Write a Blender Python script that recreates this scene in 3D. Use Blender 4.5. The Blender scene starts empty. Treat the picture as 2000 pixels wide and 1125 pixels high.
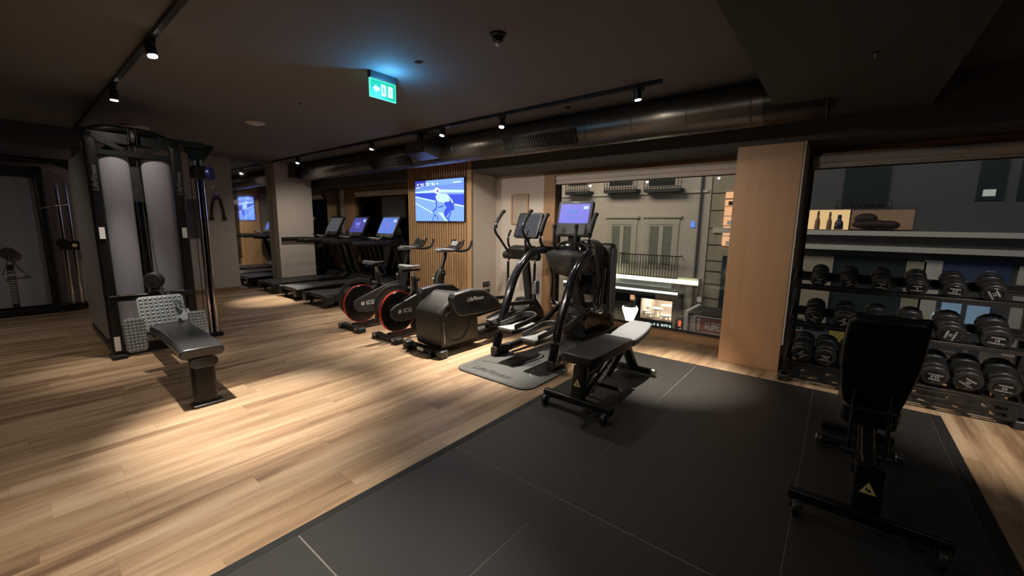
import bpy, math, random
from mathutils import Vector, Matrix, Euler, noise
random.seed(7)
R = math.radians
PI = math.pi
scene = bpy.context.scene
COL = scene.collection

# ------------------------------------------------------------------ camera
CAM_H = 1.5
FPX = 792.0                      # focal length in pixels of the 2000 wide frame
YAW, PITCH, ROLL = -0.6760, -0.1533, 0.01415
ca, sa, cb, sb, cc, sc_ = math.cos(YAW), math.sin(YAW), math.cos(PITCH), math.sin(PITCH), math.cos(ROLL), math.sin(ROLL)
FWD = Vector((sa*cb, ca*cb, sb)); RGT = Vector((ca, -sa, 0)); UPV = RGT.cross(FWD)
RGT2 = cc*RGT + sc_*UPV; UP2 = -sc_*RGT + cc*UPV
cam_data = bpy.data.cameras.new('camera')
cam_data.sensor_width = 36.0; cam_data.lens = FPX/2000*36.0
cam_data.clip_start = 0.05; cam_data.clip_end = 200
cam = bpy.data.objects.new('camera', cam_data); COL.objects.link(cam)
m3 = Matrix((RGT2, UP2, -FWD)).transposed()
cam.matrix_world = Matrix.Translation((0, 0, CAM_H)) @ m3.to_4x4()
scene.camera = cam

def at(px, py, Y):
    """point of the plane y = Y seen in direction (px, py)"""
    d = RGT2*(px-1000)/FPX - UP2*(py-562.5)/FPX + FWD
    return Vector((0, 0, CAM_H)) + d*(Y/d.y)

# ------------------------------------------------------------------ world, exposure, lights
scene.view_settings.view_transform = 'Standard'
scene.view_settings.look = 'None'
scene.view_settings.gamma = 1.0
scene.view_settings.use_curve_mapping = False
scene.view_settings.exposure = 0.75
world = bpy.data.worlds.new('night_sky'); scene.world = world
world.use_nodes = True
world.node_tree.nodes['Background'].inputs[0].default_value = (0.018, 0.022, 0.035, 1)
world.node_tree.nodes['Background'].inputs[1].default_value = 1.0
try:
    scene.cycles.max_bounces = 8; scene.cycles.diffuse_bounces = 5; scene.cycles.glossy_bounces = 4
    scene.cycles.transparent_max_bounces = 12; scene.cycles.sample_clamp_indirect = 4.0
    scene.cycles.caustics_reflective = False; scene.cycles.caustics_refractive = False
except Exception: pass

WARM = (1.0, 0.80, 0.58)
COOLW = (1.0, 0.90, 0.77)
CEIL = 2.82
# spot lamps on the tracks: position, aim point on the floor, power, cone degrees
SPOTS = [
    ((-4.04, .82, 2.68), (-3.45, 1.12, 0), 290, 62, 1),
    ((-5.68, .82, 2.655), (-5.75, .75, 0), 60, 60, 1),
    ((-2.35, .82, 2.68), (-2.40, .25, 0), 78, 84, 1),
    ((-1.05, .82, 2.68), (-1.35, .50, 0), 125, 70, 1),
    ((-1.62, 3.87, 2.68), (-1.36, 4.15, 0), 420, 60, 2),
    ((-3.30, 3.87, 2.66), (-3.10, 3.22, 0), 380, 64, 2),
    ((-4.36, 3.87, 2.69), (-4.45, 3.15, 0), 200, 62, 2),
    ((-6.05, 3.87, 2.68), (-6.1, 3.3, 0), 70, 60, 2),
    ((-8.70, 3.87, 2.68), (-8.45, 3.15, 0), 280, 46, 2),
    ((1.70, 2.20, 2.68), (1.10, 4.85, 0.05), 230, 62, 3),
]
def spot_light(p, aim, power, cone):
    d = bpy.data.lights.new('spot_beam', 'SPOT')
    d.energy = power; d.color = COOLW; d.spot_size = R(cone); d.spot_blend = .9; d.shadow_soft_size = .025
    o = bpy.data.objects.new('spot_beam', d); COL.objects.link(o)
    v = Vector(aim)-Vector(p)
    o.rotation_euler = v.to_track_quat('-Z', 'Y').to_euler()
    o.location = Vector(p)+v.normalized()*.03
    return o
for p, a, e, c, k in SPOTS:
    spot_light(p, a, e*1.45, c*.70)
    # added spill spot per lamp; long-track lamps also get an added window-wall wash
    s_ = spot_light(p, (p[0], p[1]+.6, 0), {3: 5, 1: 16 if p[0] < -2 else 6, 2: 12 if p[0] > -2 else max(30, e*.14)}[k], 160); s_.data.spot_blend = 1.0
    if k == 1:
        s_ = spot_light(p, (p[0]*.8, 5.6, .75), 80 if p[0] < -2 else 34, 58); s_.data.spot_blend = 1.0
def lamp(kind, loc, energy, color, size=.1, rot=(0, 0, 0), sy=None):
    d = bpy.data.lights.new('lamp_light', kind); d.energy = energy; d.color = color
    if kind == 'AREA':
        d.size = size
        if sy: d.shape = 'RECTANGLE'; d.size_y = sy
    else: d.shadow_soft_size = size
    o = bpy.data.objects.new('lamp_light', d); COL.objects.link(o); o.location = loc; o.rotation_euler = rot
    return o
# added unseen fill spots without lamp bodies, behind the photographer
for p_, a_, e_ in (((-3.6, -1.5, 2.68), (-3.8, -.8, 0), 18), ((-6.8, -1.5, 2.68), (-7.6, -.3, .6), 45), ((-1.9, -1.7, 2.68), (-1.9, -1.0, 0), 20)):
    s_ = spot_light(p_, a_, e_, 120); s_.data.spot_blend = 1; s_.data.shadow_soft_size = .12
# emergency lamp in the exit sign housing, throws cyan light on the ceiling
lamp('POINT', (-3.24, 2.28, 2.66), 4.6, (.10, .52, 1.0), .02)
# street lighting outside
lamp('AREA', (-9.0, 12.0, 6.5), 250, (1, .90, .74), 6.0, (R(50), 0, 0), 2.0)
lamp('AREA', (-28, 12.5, 5.0), 1500, (1, .82, .62), 6.0, (R(50), 0, 0), 2.0)
lamp('AREA', (2.5, 12.0, 6.0), 64, (.96, .94, .88), 5.0, (R(55), 0, 0), 2.0)
_lant = at(1230, 610, 11.0)
lamp('POINT', (_lant.x, 10.9, _lant.z), 260, (1, .92, .62), .12)

# ------------------------------------------------------------------ materials
def mat(name, col, rough=.5, metal=0.0, emit=None, es=1.0, coat=0.0, bump=0, bscale=50, var=0.0, spec=None, trans=0, alpha=1):
    m = bpy.data.materials.new(name); m.use_nodes = True
    nt = m.node_tree; b = nt.nodes['Principled BSDF']
    b.inputs['Base Color'].default_value = (*col, 1)
    b.inputs['Roughness'].default_value = rough; b.inputs['Metallic'].default_value = metal
    if coat: b.inputs['Coat Weight'].default_value = coat; b.inputs['Coat Roughness'].default_value = .08
    if spec is not None: b.inputs['Specular IOR Level'].default_value = spec
    if alpha < 1: b.inputs['Alpha'].default_value = alpha
    if emit: b.inputs['Emission Color'].default_value = (*emit, 1); b.inputs['Emission Strength'].default_value = es
    tc = nt.nodes.new('ShaderNodeTexCoord')
    n = nt.nodes.new('ShaderNodeTexNoise'); n.inputs['Scale'].default_value = bscale; n.inputs['Detail'].default_value = 4
    nt.links.new(tc.outputs['Object'], n.inputs['Vector'])
    if bump:
        bp = nt.nodes.new('ShaderNodeBump'); bp.inputs['Strength'].default_value = bump; bp.inputs['Distance'].default_value = .004
        nt.links.new(n.outputs['Fac'], bp.inputs['Height']); nt.links.new(bp.outputs['Normal'], b.inputs['Normal'])
    mr = nt.nodes.new('ShaderNodeMapRange')
    v = var or .06
    mr.inputs['To Min'].default_value = max(0, rough-v); mr.inputs['To Max'].default_value = min(1, rough+v)
    nt.links.new(n.outputs['Fac'], mr.inputs['Value']); nt.links.new(mr.outputs['Result'], b.inputs['Roughness'])
    if var:
        mx = nt.nodes.new('ShaderNodeMix'); mx.data_type = 'RGBA'
        mx.inputs['A'].default_value = (*[c*(1-var) for c in col], 1); mx.inputs['B'].default_value = (*[min(1, c*(1+var)) for c in col], 1)
        nt.links.new(n.outputs['Fac'], mx.inputs['Factor']); nt.links.new(mx.outputs['Result'], b.inputs['Base Color'])
    return m

def wood_floor_mat():
    m = bpy.data.materials.new('oak_planks'); m.use_nodes = True; nt = m.node_tree; N = nt.nodes; L = nt.links
    b = N['Principled BSDF']
    def math_(op, a, b_=None, c=None):
        n = N.new('ShaderNodeMath'); n.operation = op
        for i, v in enumerate((a, b_, c)):
            if v is None: continue
            if isinstance(v, (int, float)): n.inputs[i].default_value = v
            else: L.new(v, n.inputs[i])
        return n.outputs[0]
    tc = N.new('ShaderNodeTexCoord'); sp = N.new('ShaderNodeSeparateXYZ'); L.new(tc.outputs['Object'], sp.inputs[0])
    xs = math_('DIVIDE', sp.outputs['X'], .185)
    pi = math_('FLOOR', xs); fx = math_('SUBTRACT', xs, pi)
    wn = N.new('ShaderNodeTexWhiteNoise'); wn.noise_dimensions = '1D'; L.new(pi, wn.inputs['W'])
    ys = math_('ADD', math_('DIVIDE', sp.outputs['Y'], 1.3), wn.outputs['Value'])
    pj = math_('FLOOR', ys); fy = math_('SUBTRACT', ys, pj)
    cmb = N.new('ShaderNodeCombineXYZ'); L.new(pi, cmb.inputs[0]); L.new(pj, cmb.inputs[1])
    wn2 = N.new('ShaderNodeTexWhiteNoise'); wn2.noise_dimensions = '2D'; L.new(cmb.outputs[0], wn2.inputs['Vector'])
    # grain coordinates, stretched along the plank, shifted from plank to plank
    cg = N.new('ShaderNodeCombineXYZ')
    L.new(math_('MULTIPLY', sp.outputs['X'], 9.0), cg.inputs[0])
    L.new(math_('ADD', math_('MULTIPLY', sp.outputs['Y'], .6), math_('MULTIPLY', wn2.outputs['Value'], 37.0)), cg.inputs[1])
    L.new(math_('MULTIPLY', wn2.outputs['Value'], 11.0), cg.inputs[2])
    n1 = N.new('ShaderNodeTexNoise'); n1.inputs['Scale'].default_value = 1.0; n1.inputs['Detail'].default_value = 6; n1.inputs['Roughness'].default_value = .62
    n1.inputs['Distortion'].default_value = .8
    L.new(cg.outputs[0], n1.inputs['Vector'])
    cg2 = N.new('ShaderNodeCombineXYZ')
    L.new(math_('MULTIPLY', sp.outputs['X'], 90.0), cg2.inputs[0]); L.new(math_('MULTIPLY', sp.outputs['Y'], 5.0), cg2.inputs[1]); L.new(wn2.outputs['Value'], cg2.inputs[2])
    n2 = N.new('ShaderNodeTexNoise'); n2.inputs['Scale'].default_value = 1.0; n2.inputs['Detail'].default_value = 3
    L.new(cg2.outputs[0], n2.inputs['Vector'])
    cr = N.new('ShaderNodeValToRGB'); e = cr.color_ramp.elements
    e[0].position = .38; e[0].color = (.165, .095, .055, 1); e[1].position = .64; e[1].color = (.56, .41, .27, 1)
    mid = e.new(.49); mid.color = (.36, .235, .138, 1)
    cg3 = N.new('ShaderNodeCombineXYZ')
    L.new(math_('MULTIPLY', sp.outputs['X'], 4.6), cg3.inputs[0]); L.new(math_('ADD', math_('MULTIPLY', sp.outputs['Y'], .42), math_('MULTIPLY', wn2.outputs['Value'], .30)), cg3.inputs[1])
    n3 = N.new('ShaderNodeTexNoise'); n3.inputs['Scale'].default_value = 1.0; n3.inputs['Detail'].default_value = 4; n3.inputs['Distortion'].default_value = 1.1
    L.new(cg3.outputs[0], n3.inputs['Vector'])
    mixf = math_('ADD', math_('ADD', math_('MULTIPLY', n1.outputs['Fac'], .34), math_('MULTIPLY', n2.outputs['Fac'], .12)), math_('MULTIPLY', n3.outputs['Fac'], .54))
    L.new(mixf, cr.inputs['Fac'])
    hv = N.new('ShaderNodeHueSaturation'); L.new(cr.outputs['Color'], hv.inputs['Color'])
    L.new(math_('ADD', .95, math_('MULTIPLY', wn2.outputs['Value'], .10)), hv.inputs['Value'])
    # joints
    j1 = math_('LESS_THAN', fx, .012); j2 = math_('LESS_THAN', fy, .0022)
    j = math_('MAXIMUM', j1, j2)
    mx = N.new('ShaderNodeMix'); mx.data_type = 'RGBA'; L.new(math_('MULTIPLY', j, .30), mx.inputs['Factor'])
    L.new(hv.outputs['Color'], mx.inputs['A']); mx.inputs['B'].default_value = (.07, .04, .02, 1)
    L.new(mx.outputs['Result'], b.inputs['Base Color'])
    b.inputs['Roughness'].default_value = .42
    bp = N.new('ShaderNodeBump'); bp.inputs['Strength'].default_value = .25; bp.inputs['Distance'].default_value = .002
    L.new(math_('SUBTRACT', n2.outputs['Fac'], j), bp.inputs['Height']); L.new(bp.outputs['Normal'], b.inputs['Normal'])
    return m

def grain_mat(name, c0, c1, axis=2, rough=.5, sc=14):
    m = bpy.data.materials.new(name); m.use_nodes = True; nt = m.node_tree; N = nt.nodes; L = nt.links
    b = N['Principled BSDF']; b.inputs['Roughness'].default_value = rough
    tc = N.new('ShaderNodeTexCoord'); mp = N.new('ShaderNodeMapping'); L.new(tc.outputs['Object'], mp.inputs[0])
    s = [sc, sc, sc]; s[axis] = .9; mp.inputs['Scale'].default_value = s
    n = N.new('ShaderNodeTexNoise'); n.inputs['Scale'].default_value = 1; n.inputs['Detail'].default_value = 5; n.inputs['Distortion'].default_value = .4
    L.new(mp.outputs[0], n.inputs['Vector'])
    mx = N.new('ShaderNodeMix'); mx.data_type = 'RGBA'; L.new(n.outputs['Fac'], mx.inputs['Factor'])
    mx.inputs['A'].default_value = (*c0, 1); mx.inputs['B'].default_value = (*c1, 1)
    L.new(mx.outputs['Result'], b.inputs['Base Color'])
    return m

def glass_mat(name, tint=(1, 1, 1), ior=1.52, rough=0.0, boost=1.0):
    m = bpy.data.materials.new(name); m.use_nodes = True; nt = m.node_tree; N = nt.nodes; L = nt.links
    N.remove(N['Principled BSDF'])
    out = [n for n in N if n.type == 'OUTPUT_MATERIAL'][0]
    t = N.new('ShaderNodeBsdfTransparent'); t.inputs[0].default_value = (*tint, 1)
    g = N.new('ShaderNodeBsdfGlossy'); g.inputs['Roughness'].default_value = rough
    f = N.new('ShaderNodeFresnel'); f.inputs['IOR'].default_value = ior
    mu = N.new('ShaderNodeMath'); mu.operation = 'MULTIPLY'; mu.use_clamp = True; mu.inputs[1].default_value = boost; L.new(f.outputs[0], mu.inputs[0])
    mx = N.new('ShaderNodeMixShader'); L.new(mu.outputs[0], mx.inputs[0]); L.new(t.outputs[0], mx.inputs[1]); L.new(g.outputs[0], mx.inputs[2])
    L.new(mx.outputs[0], out.inputs['Surface'])
    return m
def emis(name, col, s=1.0):
    return mat(name, (0.01, 0.01, 0.01), .6, emit=col, es=s)

M = {}
M['floor'] = wood_floor_mat()
M['rubber'] = mat('rubber_tiles', (.021, .0188, .0172), .50, bump=.5, bscale=220, var=.16)
M['rubber_edge'] = mat('rubber_edge', (.008, .008, .008), .7)
M['ceiling'] = mat('brown_grey_ceiling_paint', (.155, .155, .162), .85, bump=.2, bscale=90)
M['soffit'] = mat('soffit_paint', (.070, .070, .072), .85, bump=.15, bscale=90)
M['lintel'] = mat('dark_lintel_paint', (.085, .082, .080), .8)
M['white_wall'] = mat('plaster_wall', (.72, .64, .56), .8, bump=.35, bscale=40, var=.05)
M['grey_wall'] = mat('grey_wall', (.42, .39, .36), .85, bump=.2, bscale=60)
M['dark_wall'] = mat('dark_back_wall', (.05, .045, .04), .85, bump=.2, bscale=60)
M['wood'] = grain_mat('oak_veneer', (.50, .275, .14), (.62, .36, .19), 2, .45, 22)
M['slat'] = grain_mat('oak_slats', (.54, .33, .165), (.64, .41, .22), 2, .5, 20)
M['backing'] = mat('slat_backing', (.012, .008, .004), .95)
M['frame'] = grain_mat('window_frame_wood', (.38, .21, .105), (.48, .28, .145), 0, .5, 18)
M['dark_frame'] = mat('dark_window_bead', (.022, .018, .014), .5)
M['blind'] = mat('blind_fabric', (.84, .75, .66), .8, bump=.2, bscale=200)
M['glass'] = glass_mat('window_glass', (.95, .95, .94), 1.5, 0, 1.35)
M['mirror'] = mat('mirror_silver', (.72, .74, .73), .02, 1.0)
M['duct'] = mat('brushed_duct_metal', (.115, .10, .088), .36, .8)
M['grille'] = mat('grille_black', (.02, .018, .016), .45, .5)
M['black'] = mat('satin_black_paint', (.007, .007, .0075), .33, var=.08, bscale=30)
M['gloss'] = mat('gloss_black_paint', (.010, .010, .011), .16, coat=.6)
M['plastic'] = mat('charcoal_plastic', (.017, .0165, .0165), .42, bump=.25, bscale=300)
M['plastic2'] = mat('graphite_plastic', (.045, .043, .041), .36, .2, bump=.1, bscale=300)
M['rubberb'] = mat('black_grip_rubber', (.010, .010, .010), .6, bump=.3, bscale=300)
M['chrome'] = mat('chrome', (.75, .75, .75), .10, 1.0)
M['steel'] = mat('brushed_steel', (.50, .50, .50), .28, 1.0)
M['alu'] = mat('grey_aluminium', (.42, .42, .43), .38, .8)
M['belt'] = mat('treadmill_belt', (.055, .055, .058), .5, bump=.5, bscale=350)
M['vinyl'] = mat('black_vinyl', (.010, .010, .011), .42, bump=.25, bscale=160, var=.12)
M['vinyl_grey'] = mat('grey_vinyl', (.125, .13, .135), .38, bump=.2, bscale=160, var=.08)
M['pedal'] = mat('pedal_tray_grey', (.24, .25, .25), .5, bump=.2, bscale=200)
M['matgrey'] = mat('moulded_mat_grey', (.060, .062, .058), .55, bump=.4, bscale=250, var=.1)
M['matline'] = mat('mat_line_silver', (.38, .38, .35), .4, .3)
M['nub'] = mat('footplate_grey', (.46, .48, .48), .38, .45)
M['shroud'] = mat('smoked_shroud_panel', (.27, .265, .30), .22, var=.012, bscale=3, coat=.5)
M['shroud_side'] = mat('grey_side_panel', (.16, .145, .135), .45)
M['white_lbl'] = mat('white_label', (.75, .74, .72), .5)
M['red'] = mat('red_ring', (.55, .045, .03), .35, .2, emit=(.6, .04, .02), es=.06)
M['disc'] = mat('flywheel_steel', (.04, .04, .042), .22, .8)
M['yellow'] = mat('warning_yellow', (.92, .70, .30), .5)
M['urethane'] = mat('dumbbell_urethane', (.011, .011, .012), .42, var=.1, bscale=30)
M['blue'] = mat('blue_pulley_disc', (.025, .045, .22), .3)
M['white_paint'] = mat('white_paint_metal', (.72, .74, .72), .35, .2)
M['rope'] = mat('black_braided_rope', (.015, .015, .015), .8, bump=.8, bscale=90)
M['socket'] = mat('black_socket', (.012, .012, .012), .4)
M['bulb'] = emis('lamp_lens', (1, .93, .76), 22)
M['bulb2'] = emis('lamp_lens_soft', (1, .93, .76), 8)

# ------------------------------------------------------------------ mesh builder
class MB:
    def __init__(s): s.v = []; s.f = []
    def add(s, vs, fs):
        k = len(s.v); s.v += [Vector(v) for v in vs]; s.f += [tuple(i+k for i in f) for f in fs]; return s
    def box(s, c, d, rot=None, taper=1.0):
        x, y, z = d[0]/2, d[1]/2, d[2]/2
        vs = [Vector((a*x*(taper if e > 0 else 1), b*y*(taper if e > 0 else 1), e*z)) for e in (-1, 1) for a, b in ((-1, -1), (1, -1), (1, 1), (-1, 1))]
        if rot is not None:
            rm = rot if isinstance(rot, Matrix) else Euler(rot).to_matrix()
            vs = [rm @ v for v in vs]
        c = Vector(c)
        return s.add([v+c for v in vs], [(3, 2, 1, 0), (4, 5, 6, 7), (0, 1, 5, 4), (1, 2, 6, 5), (2, 3, 7, 6), (3, 0, 4, 7)])
    def b2(s, x0, x1, y0, y1, z0, z1):
        return s.box(((x0+x1)/2, (y0+y1)/2, (z0+z1)/2), (abs(x1-x0), abs(y1-y0), abs(z1-z0)))
    def bar(s, p0, p1, w, h, up=(0, 0, 1)):
        return s.sweep([p0, p1], [(-w/2, -h/2), (w/2, -h/2), (w/2, h/2), (-w/2, h/2)], up)
    def sweep(s, pts, prof, up=(0, 0, 1), closed=False, scales=None):
        pts = [Vector(p) for p in pts]; n = len(pts); m = len(prof); up = Vector(up).normalized(); vs = []
        for i, p in enumerate(pts):
            if closed: t = pts[(i+1) % n]-pts[i-1]
            else: t = pts[min(i+1, n-1)]-pts[max(i-1, 0)]
            t.normalize(); u = up
            if abs(t.dot(u)) > .95: u = Vector((0, 1, 0)) if abs(t.y) < .9 else Vector((1, 0, 0))
            a = t.cross(u).normalized(); b = a.cross(t).normalized()
            k = scales[i] if scales else 1
            vs += [p+a*q[0]*k+b*q[1]*k for q in prof]
        fs = []
        for i in range(n if closed else n-1):
            j = (i+1) % n
            for k in range(m): l = (k+1) % m; fs.append((i*m+k, i*m+l, j*m+l, j*m+k))
        if not closed: fs += [tuple(reversed(range(m))), tuple(range((n-1)*m, n*m))]
        return s.add(vs, fs)
    def tube(s, pts, r, n=10, up=(0, 0, 1), closed=False, smooth=0, scales=None, flat=1.0):
        if smooth: pts = curve(pts, smooth, closed)
        prof = [(r*math.cos(2*PI*k/n), r*flat*math.sin(2*PI*k/n)) for k in range(n)]
        return s.sweep(pts, prof, up, closed, scales)
    def cyl(s, p0, p1, r0, r1=None, n=20):
        r1 = r0 if r1 is None else r1
        p0 = Vector(p0); p1 = Vector(p1); t = (p1-p0).normalized()
        u = Vector((0, 0, 1)) if abs(t.z) < .9 else Vector((1, 0, 0))
        a = t.cross(u).normalized(); b = a.cross(t)
        vs = [p0+a*r0*math.cos(2*PI*k/n)+b*r0*math.sin(2*PI*k/n) for k in range(n)]+[p1+a*r1*math.cos(2*PI*k/n)+b*r1*math.sin(2*PI*k/n) for k in range(n)]
        return s.add(vs, [(k, (k+1) % n, n+(k+1) % n, n+k) for k in range(n)]+[tuple(reversed(range(n))), tuple(range(n, 2*n))])
    def lathe(s, prof, c=(0, 0, 0), axis='Z', n=24, sc=(1, 1, 1), ring=False):
        vs = []; m = len(prof)
        for r, z in prof:
            for k in range(n):
                a = 2*PI*k/n; q = (r*math.cos(a), r*math.sin(a), z)
                if axis == 'Y': q = (q[0], q[2], q[1])
                elif axis == 'X': q = (q[2], q[0], q[1])
                vs.append(Vector((q[0]*sc[0], q[1]*sc[1], q[2]*sc[2]))+Vector(c))
        fs = [(i*n+k, i*n+(k+1) % n, (i+1)*n+(k+1) % n, (i+1)*n+k) for i in range(m-1) for k in range(n)]
        if ring: fs += [((m-1)*n+k, (m-1)*n+(k+1) % n, (k+1) % n, k) for k in range(n)]
        else: fs += [tuple(reversed(range(n))), tuple(range((m-1)*n, m*n))]
        return s.add(vs, fs)
    def prism(s, poly, a, b, plane='yz'):
        """polygon in a plane pulled from a to b along the third axis"""
        def p3(q, d):
            return {'yz': (d, q[0], q[1]), 'xz': (q[0], d, q[1]), 'xy': (q[0], q[1], d)}[plane]
        n = len(poly)
        return s.add([p3(q, a) for q in poly]+[p3(q, b) for q in poly], [tuple(reversed(range(n))), tuple(range(n, 2*n))]+[(k, (k+1) % n, n+(k+1) % n, n+k) for k in range(n)])
    def sph(s, c, r, n=14, m=8, sc=(1, 1, 1)):
        prof = [(max(1e-4, r*math.sin(PI*i/m)), -r*math.cos(PI*i/m)) for i in range(m+1)]
        return s.lathe(prof, c, 'Z', n, sc) if sc == (1, 1, 1) else s.add([Vector((v.x*sc[0], v.y*sc[1], v.z*sc[2]))+Vector(c) for v in MB().lathe(prof, (0, 0, 0), 'Z', n).v], MB().lathe(prof, (0, 0, 0), 'Z', n).f)
    def xf(s, mtx):
        s.v = [mtx @ v for v in s.v]; return s
def rr(w, h, r, n=4, cx=0, cy=0):
    """rounded rectangle outline"""
    out = []
    for sx, sy, a0 in ((1, -1, -90), (1, 1, 0), (-1, 1, 90), (-1, -1, 180)):
        for k in range(n+1):
            a = R(a0+90*k/n); out.append((cx+sx*(w/2-r)+r*math.cos(a), cy+sy*(h/2-r)+r*math.sin(a)))
    return out
def curve(pts, k=6, closed=False):
    P = [Vector(p) for p in pts]; n = len(P); out = []
    g = (lambda i: P[i % n]) if closed else (lambda i: P[max(0, min(n-1, i))])
    for i in range(n if closed else n-1):
        a, b, c, d = g(i-1), g(i), g(i+1), g(i+2)
        for j in range(k):
            t = j/k
            out.append(.5*((2*b)+(c-a)*t+(2*a-5*b+4*c-d)*t*t+(3*b-a-3*c+d)*t**3))
    if not closed: out.append(P[-1])
    return out

ORG = [Vector((0, 0, 0))]
def tag(o, label=None, cat=None, group=None, kind=None):
    if label: o['label'] = label
    if cat: o['category'] = cat
    if group: o['group'] = group
    if kind: o['kind'] = kind
    return o
def obj(name, mb, m, parent=None, bevel=0, seg=2, label=None, ang=38):
    me = bpy.data.meshes.new(name)
    vs = [v-ORG[0] for v in mb.v]
    me.from_pydata(vs, [], mb.f); me.update()
    import bmesh
    bm = bmesh.new(); bm.from_mesh(me); bmesh.ops.recalc_face_normals(bm, faces=bm.faces); bm.to_mesh(me); bm.free()
    me.materials.append(M[m] if isinstance(m, str) else m)
    for p in me.polygons: p.use_smooth = True
    me.set_sharp_from_angle(angle=R(ang))
    o = bpy.data.objects.new(name, me); COL.objects.link(o)
    if parent: o.parent = parent
    if bevel:
        b = o.modifiers.new('bevel', 'BEVEL'); b.width = bevel; b.segments = seg; b.limit_method = 'ANGLE'; b.angle_limit = R(35)
    if label: o['label'] = label
    return o
def struct(name, mb, m, bevel=0, label=None):
    ORG[0] = Vector((0, 0, 0))
    o = obj(name, mb, m, None, bevel); o['kind'] = 'structure'
    if label: o['label'] = label
    return o
def thing(name, label, cat, loc=(0, 0, 0), group=None, world=True):
    o = bpy.data.objects.new(name, None); COL.objects.link(o); o.location = loc
    o.empty_display_size = .1
    tag(o, label, cat, group)
    ORG[0] = Vector(loc) if world else Vector((0, 0, 0))
    return o
def solo(name, mb, m, label, cat, group=None, loc=(0, 0, 0), bevel=0):
    ORG[0] = Vector(loc)
    o = obj(name, mb, m, None, bevel); o.location = loc
    ORG[0] = Vector((0, 0, 0))
    return tag(o, label, cat, group)
def dup(root, loc=None, rotz=None, label=None, group=None):
    def rec(o, par):
        c = o.copy(); COL.objects.link(c)
        if par: c.parent = par
        for ch in [x for x in ALLCH.get(o.name, [])]: rec(ch, c)
        return c
    ALLCH = {}
    for x in bpy.data.objects:
        if x.parent: ALLCH.setdefault(x.parent.name, []).append(x)
    r = rec(root, None)
    if loc is not None: r.location = loc
    if rotz is not None: r.rotation_euler = (0, 0, rotz)
    if label: r['label'] = label
    if group: r['group'] = group
    return r
def text(name, s, size, m, parent=None, loc=(0, 0, 0), rot=(R(90), 0, 0), ext=.0006, label=None, sx=1.0, bold=0.0, shear=0.0, align='CENTER'):
    cu = bpy.data.curves.new(name, 'FONT'); cu.body = s; cu.size = size; cu.align_x = align; cu.align_y = 'CENTER'; cu.extrude = ext
    cu.offset = bold*size; cu.shear = shear; cu.resolution_u = 3
    t = bpy.data.objects.new(name, cu); COL.objects.link(t)
    bpy.context.view_layer.update()
    me = bpy.data.meshes.new_from_object(t.evaluated_get(bpy.context.evaluated_depsgraph_get()))
    bpy.data.objects.remove(t)
    rm = rot if isinstance(rot, Matrix) else Euler(rot).to_matrix()
    me.transform(Matrix.Translation(Vector(loc)-ORG[0]) @ rm.to_4x4() @ Matrix.Diagonal((sx, 1, 1, 1)))
    me.materials.clear(); me.materials.append(M[m] if isinstance(m, str) else m)
    o = bpy.data.objects.new(name, me); COL.objects.link(o)
    if parent: o.parent = parent
    if label: o['label'] = label
    return o
FRONT = (R(90), 0, 0)            # lettering facing the photographer's side (-y)
EAST = (R(90), 0, R(90))         # lettering facing +x
# ================================================================== the setting
YW = 5.60; YC = 4.97; XE = -10.25
struct('floor', MB().b2(-13, 5, -4.5, 6.1, -.12, 0), 'floor')
struct('ceiling', MB().b2(-13, 5, -4.5, 6.1, CEIL, CEIL+.12), 'ceiling')
struct('trim_1', MB().b2(-.57, .47, -4.5, YC, 2.55, CEIL), 'soffit')                  # dropped beam across the room
struct('trim_2', MB().b2(-13, 5, YC, 6.1, 2.35, CEIL), 'lintel')                       # lintel over the windows
struct('trim_3', MB().b2(-9.2, -8.95, -4.5, .86, 2.52, CEIL), 'soffit')
struct('trim_7', MB().b2(.47, 4.4, -4.5, YC, 2.80, CEIL), 'soffit')
struct('wall_right', MB().b2(4.4, 4.6, -4.5, 6.1, 0, CEIL), 'dark_wall')
struct('wall_back', MB().b2(-13, 5, -4.6, -4.4, 0, CEIL), 'dark_wall')
struct('wall_left', MB().b2(XE-.4, XE+.03, -4.5, 3.16, 0, CEIL), 'grey_wall')
struct('baseboard_left', MB().b2(XE+.03, XE+.045, -4.4, 3.16, 0, .09), grain_mat('baseboard_wood', (.20, .13, .07), (.27, .18, .10), 1, .5))
struct('wall_end', MB().b2(XE-.4, XE-.02, 3.16, 6.1, 0, CEIL), 'grey_wall')
mr = struct('mirror', MB().b2(XE-.018, XE, 3.17, 5.58, .02, CEIL-.02), 'mirror')
mr.name = 'wall_mirror'
struct('wall_pilaster', MB().b2(XE, -9.99, 3.93, 4.73, 0, CEIL-.0), 'white_wall', .004)
# window wall: piers, recess wall, sills
struct('wall_recess', MB().b2(-4.88, -3.83, YW, YW+.3, 0, 2.36), 'white_wall')
struct('wall_pier', MB().b2(-6.57, -4.88, YC+.032, YW+.3, 0, CEIL), 'white_wall')
struct('wall_column', MB().b2(-.95, -.37, YC, YW+.3, 0, 2.349), 'wood', .004)
struct('trim_4', MB().b2(-.368, -.352, YC+.004, YW+.2, .30, 2.349), 'white_wall', .002)
# slatted panel on the pier
sl = MB(); sl.b2(-6.57, -4.88, YC+.026, YC+.032, 0, CEIL)
struct('wall_slat_backing', sl, 'backing')
sl = MB(); n = 25; w = (1.69-.10)/n
for i in range(n):
    x = -6.57+.002+i*w
    sl.b2(x, x+w*.52, YC-.014, YC+.026, .0, CEIL-.002)
sl.b2(-4.978, -4.88, YC-.012, YC+.02, 0, CEIL-.002)
struct('wall_slats', sl, 'slat', .002)

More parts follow.
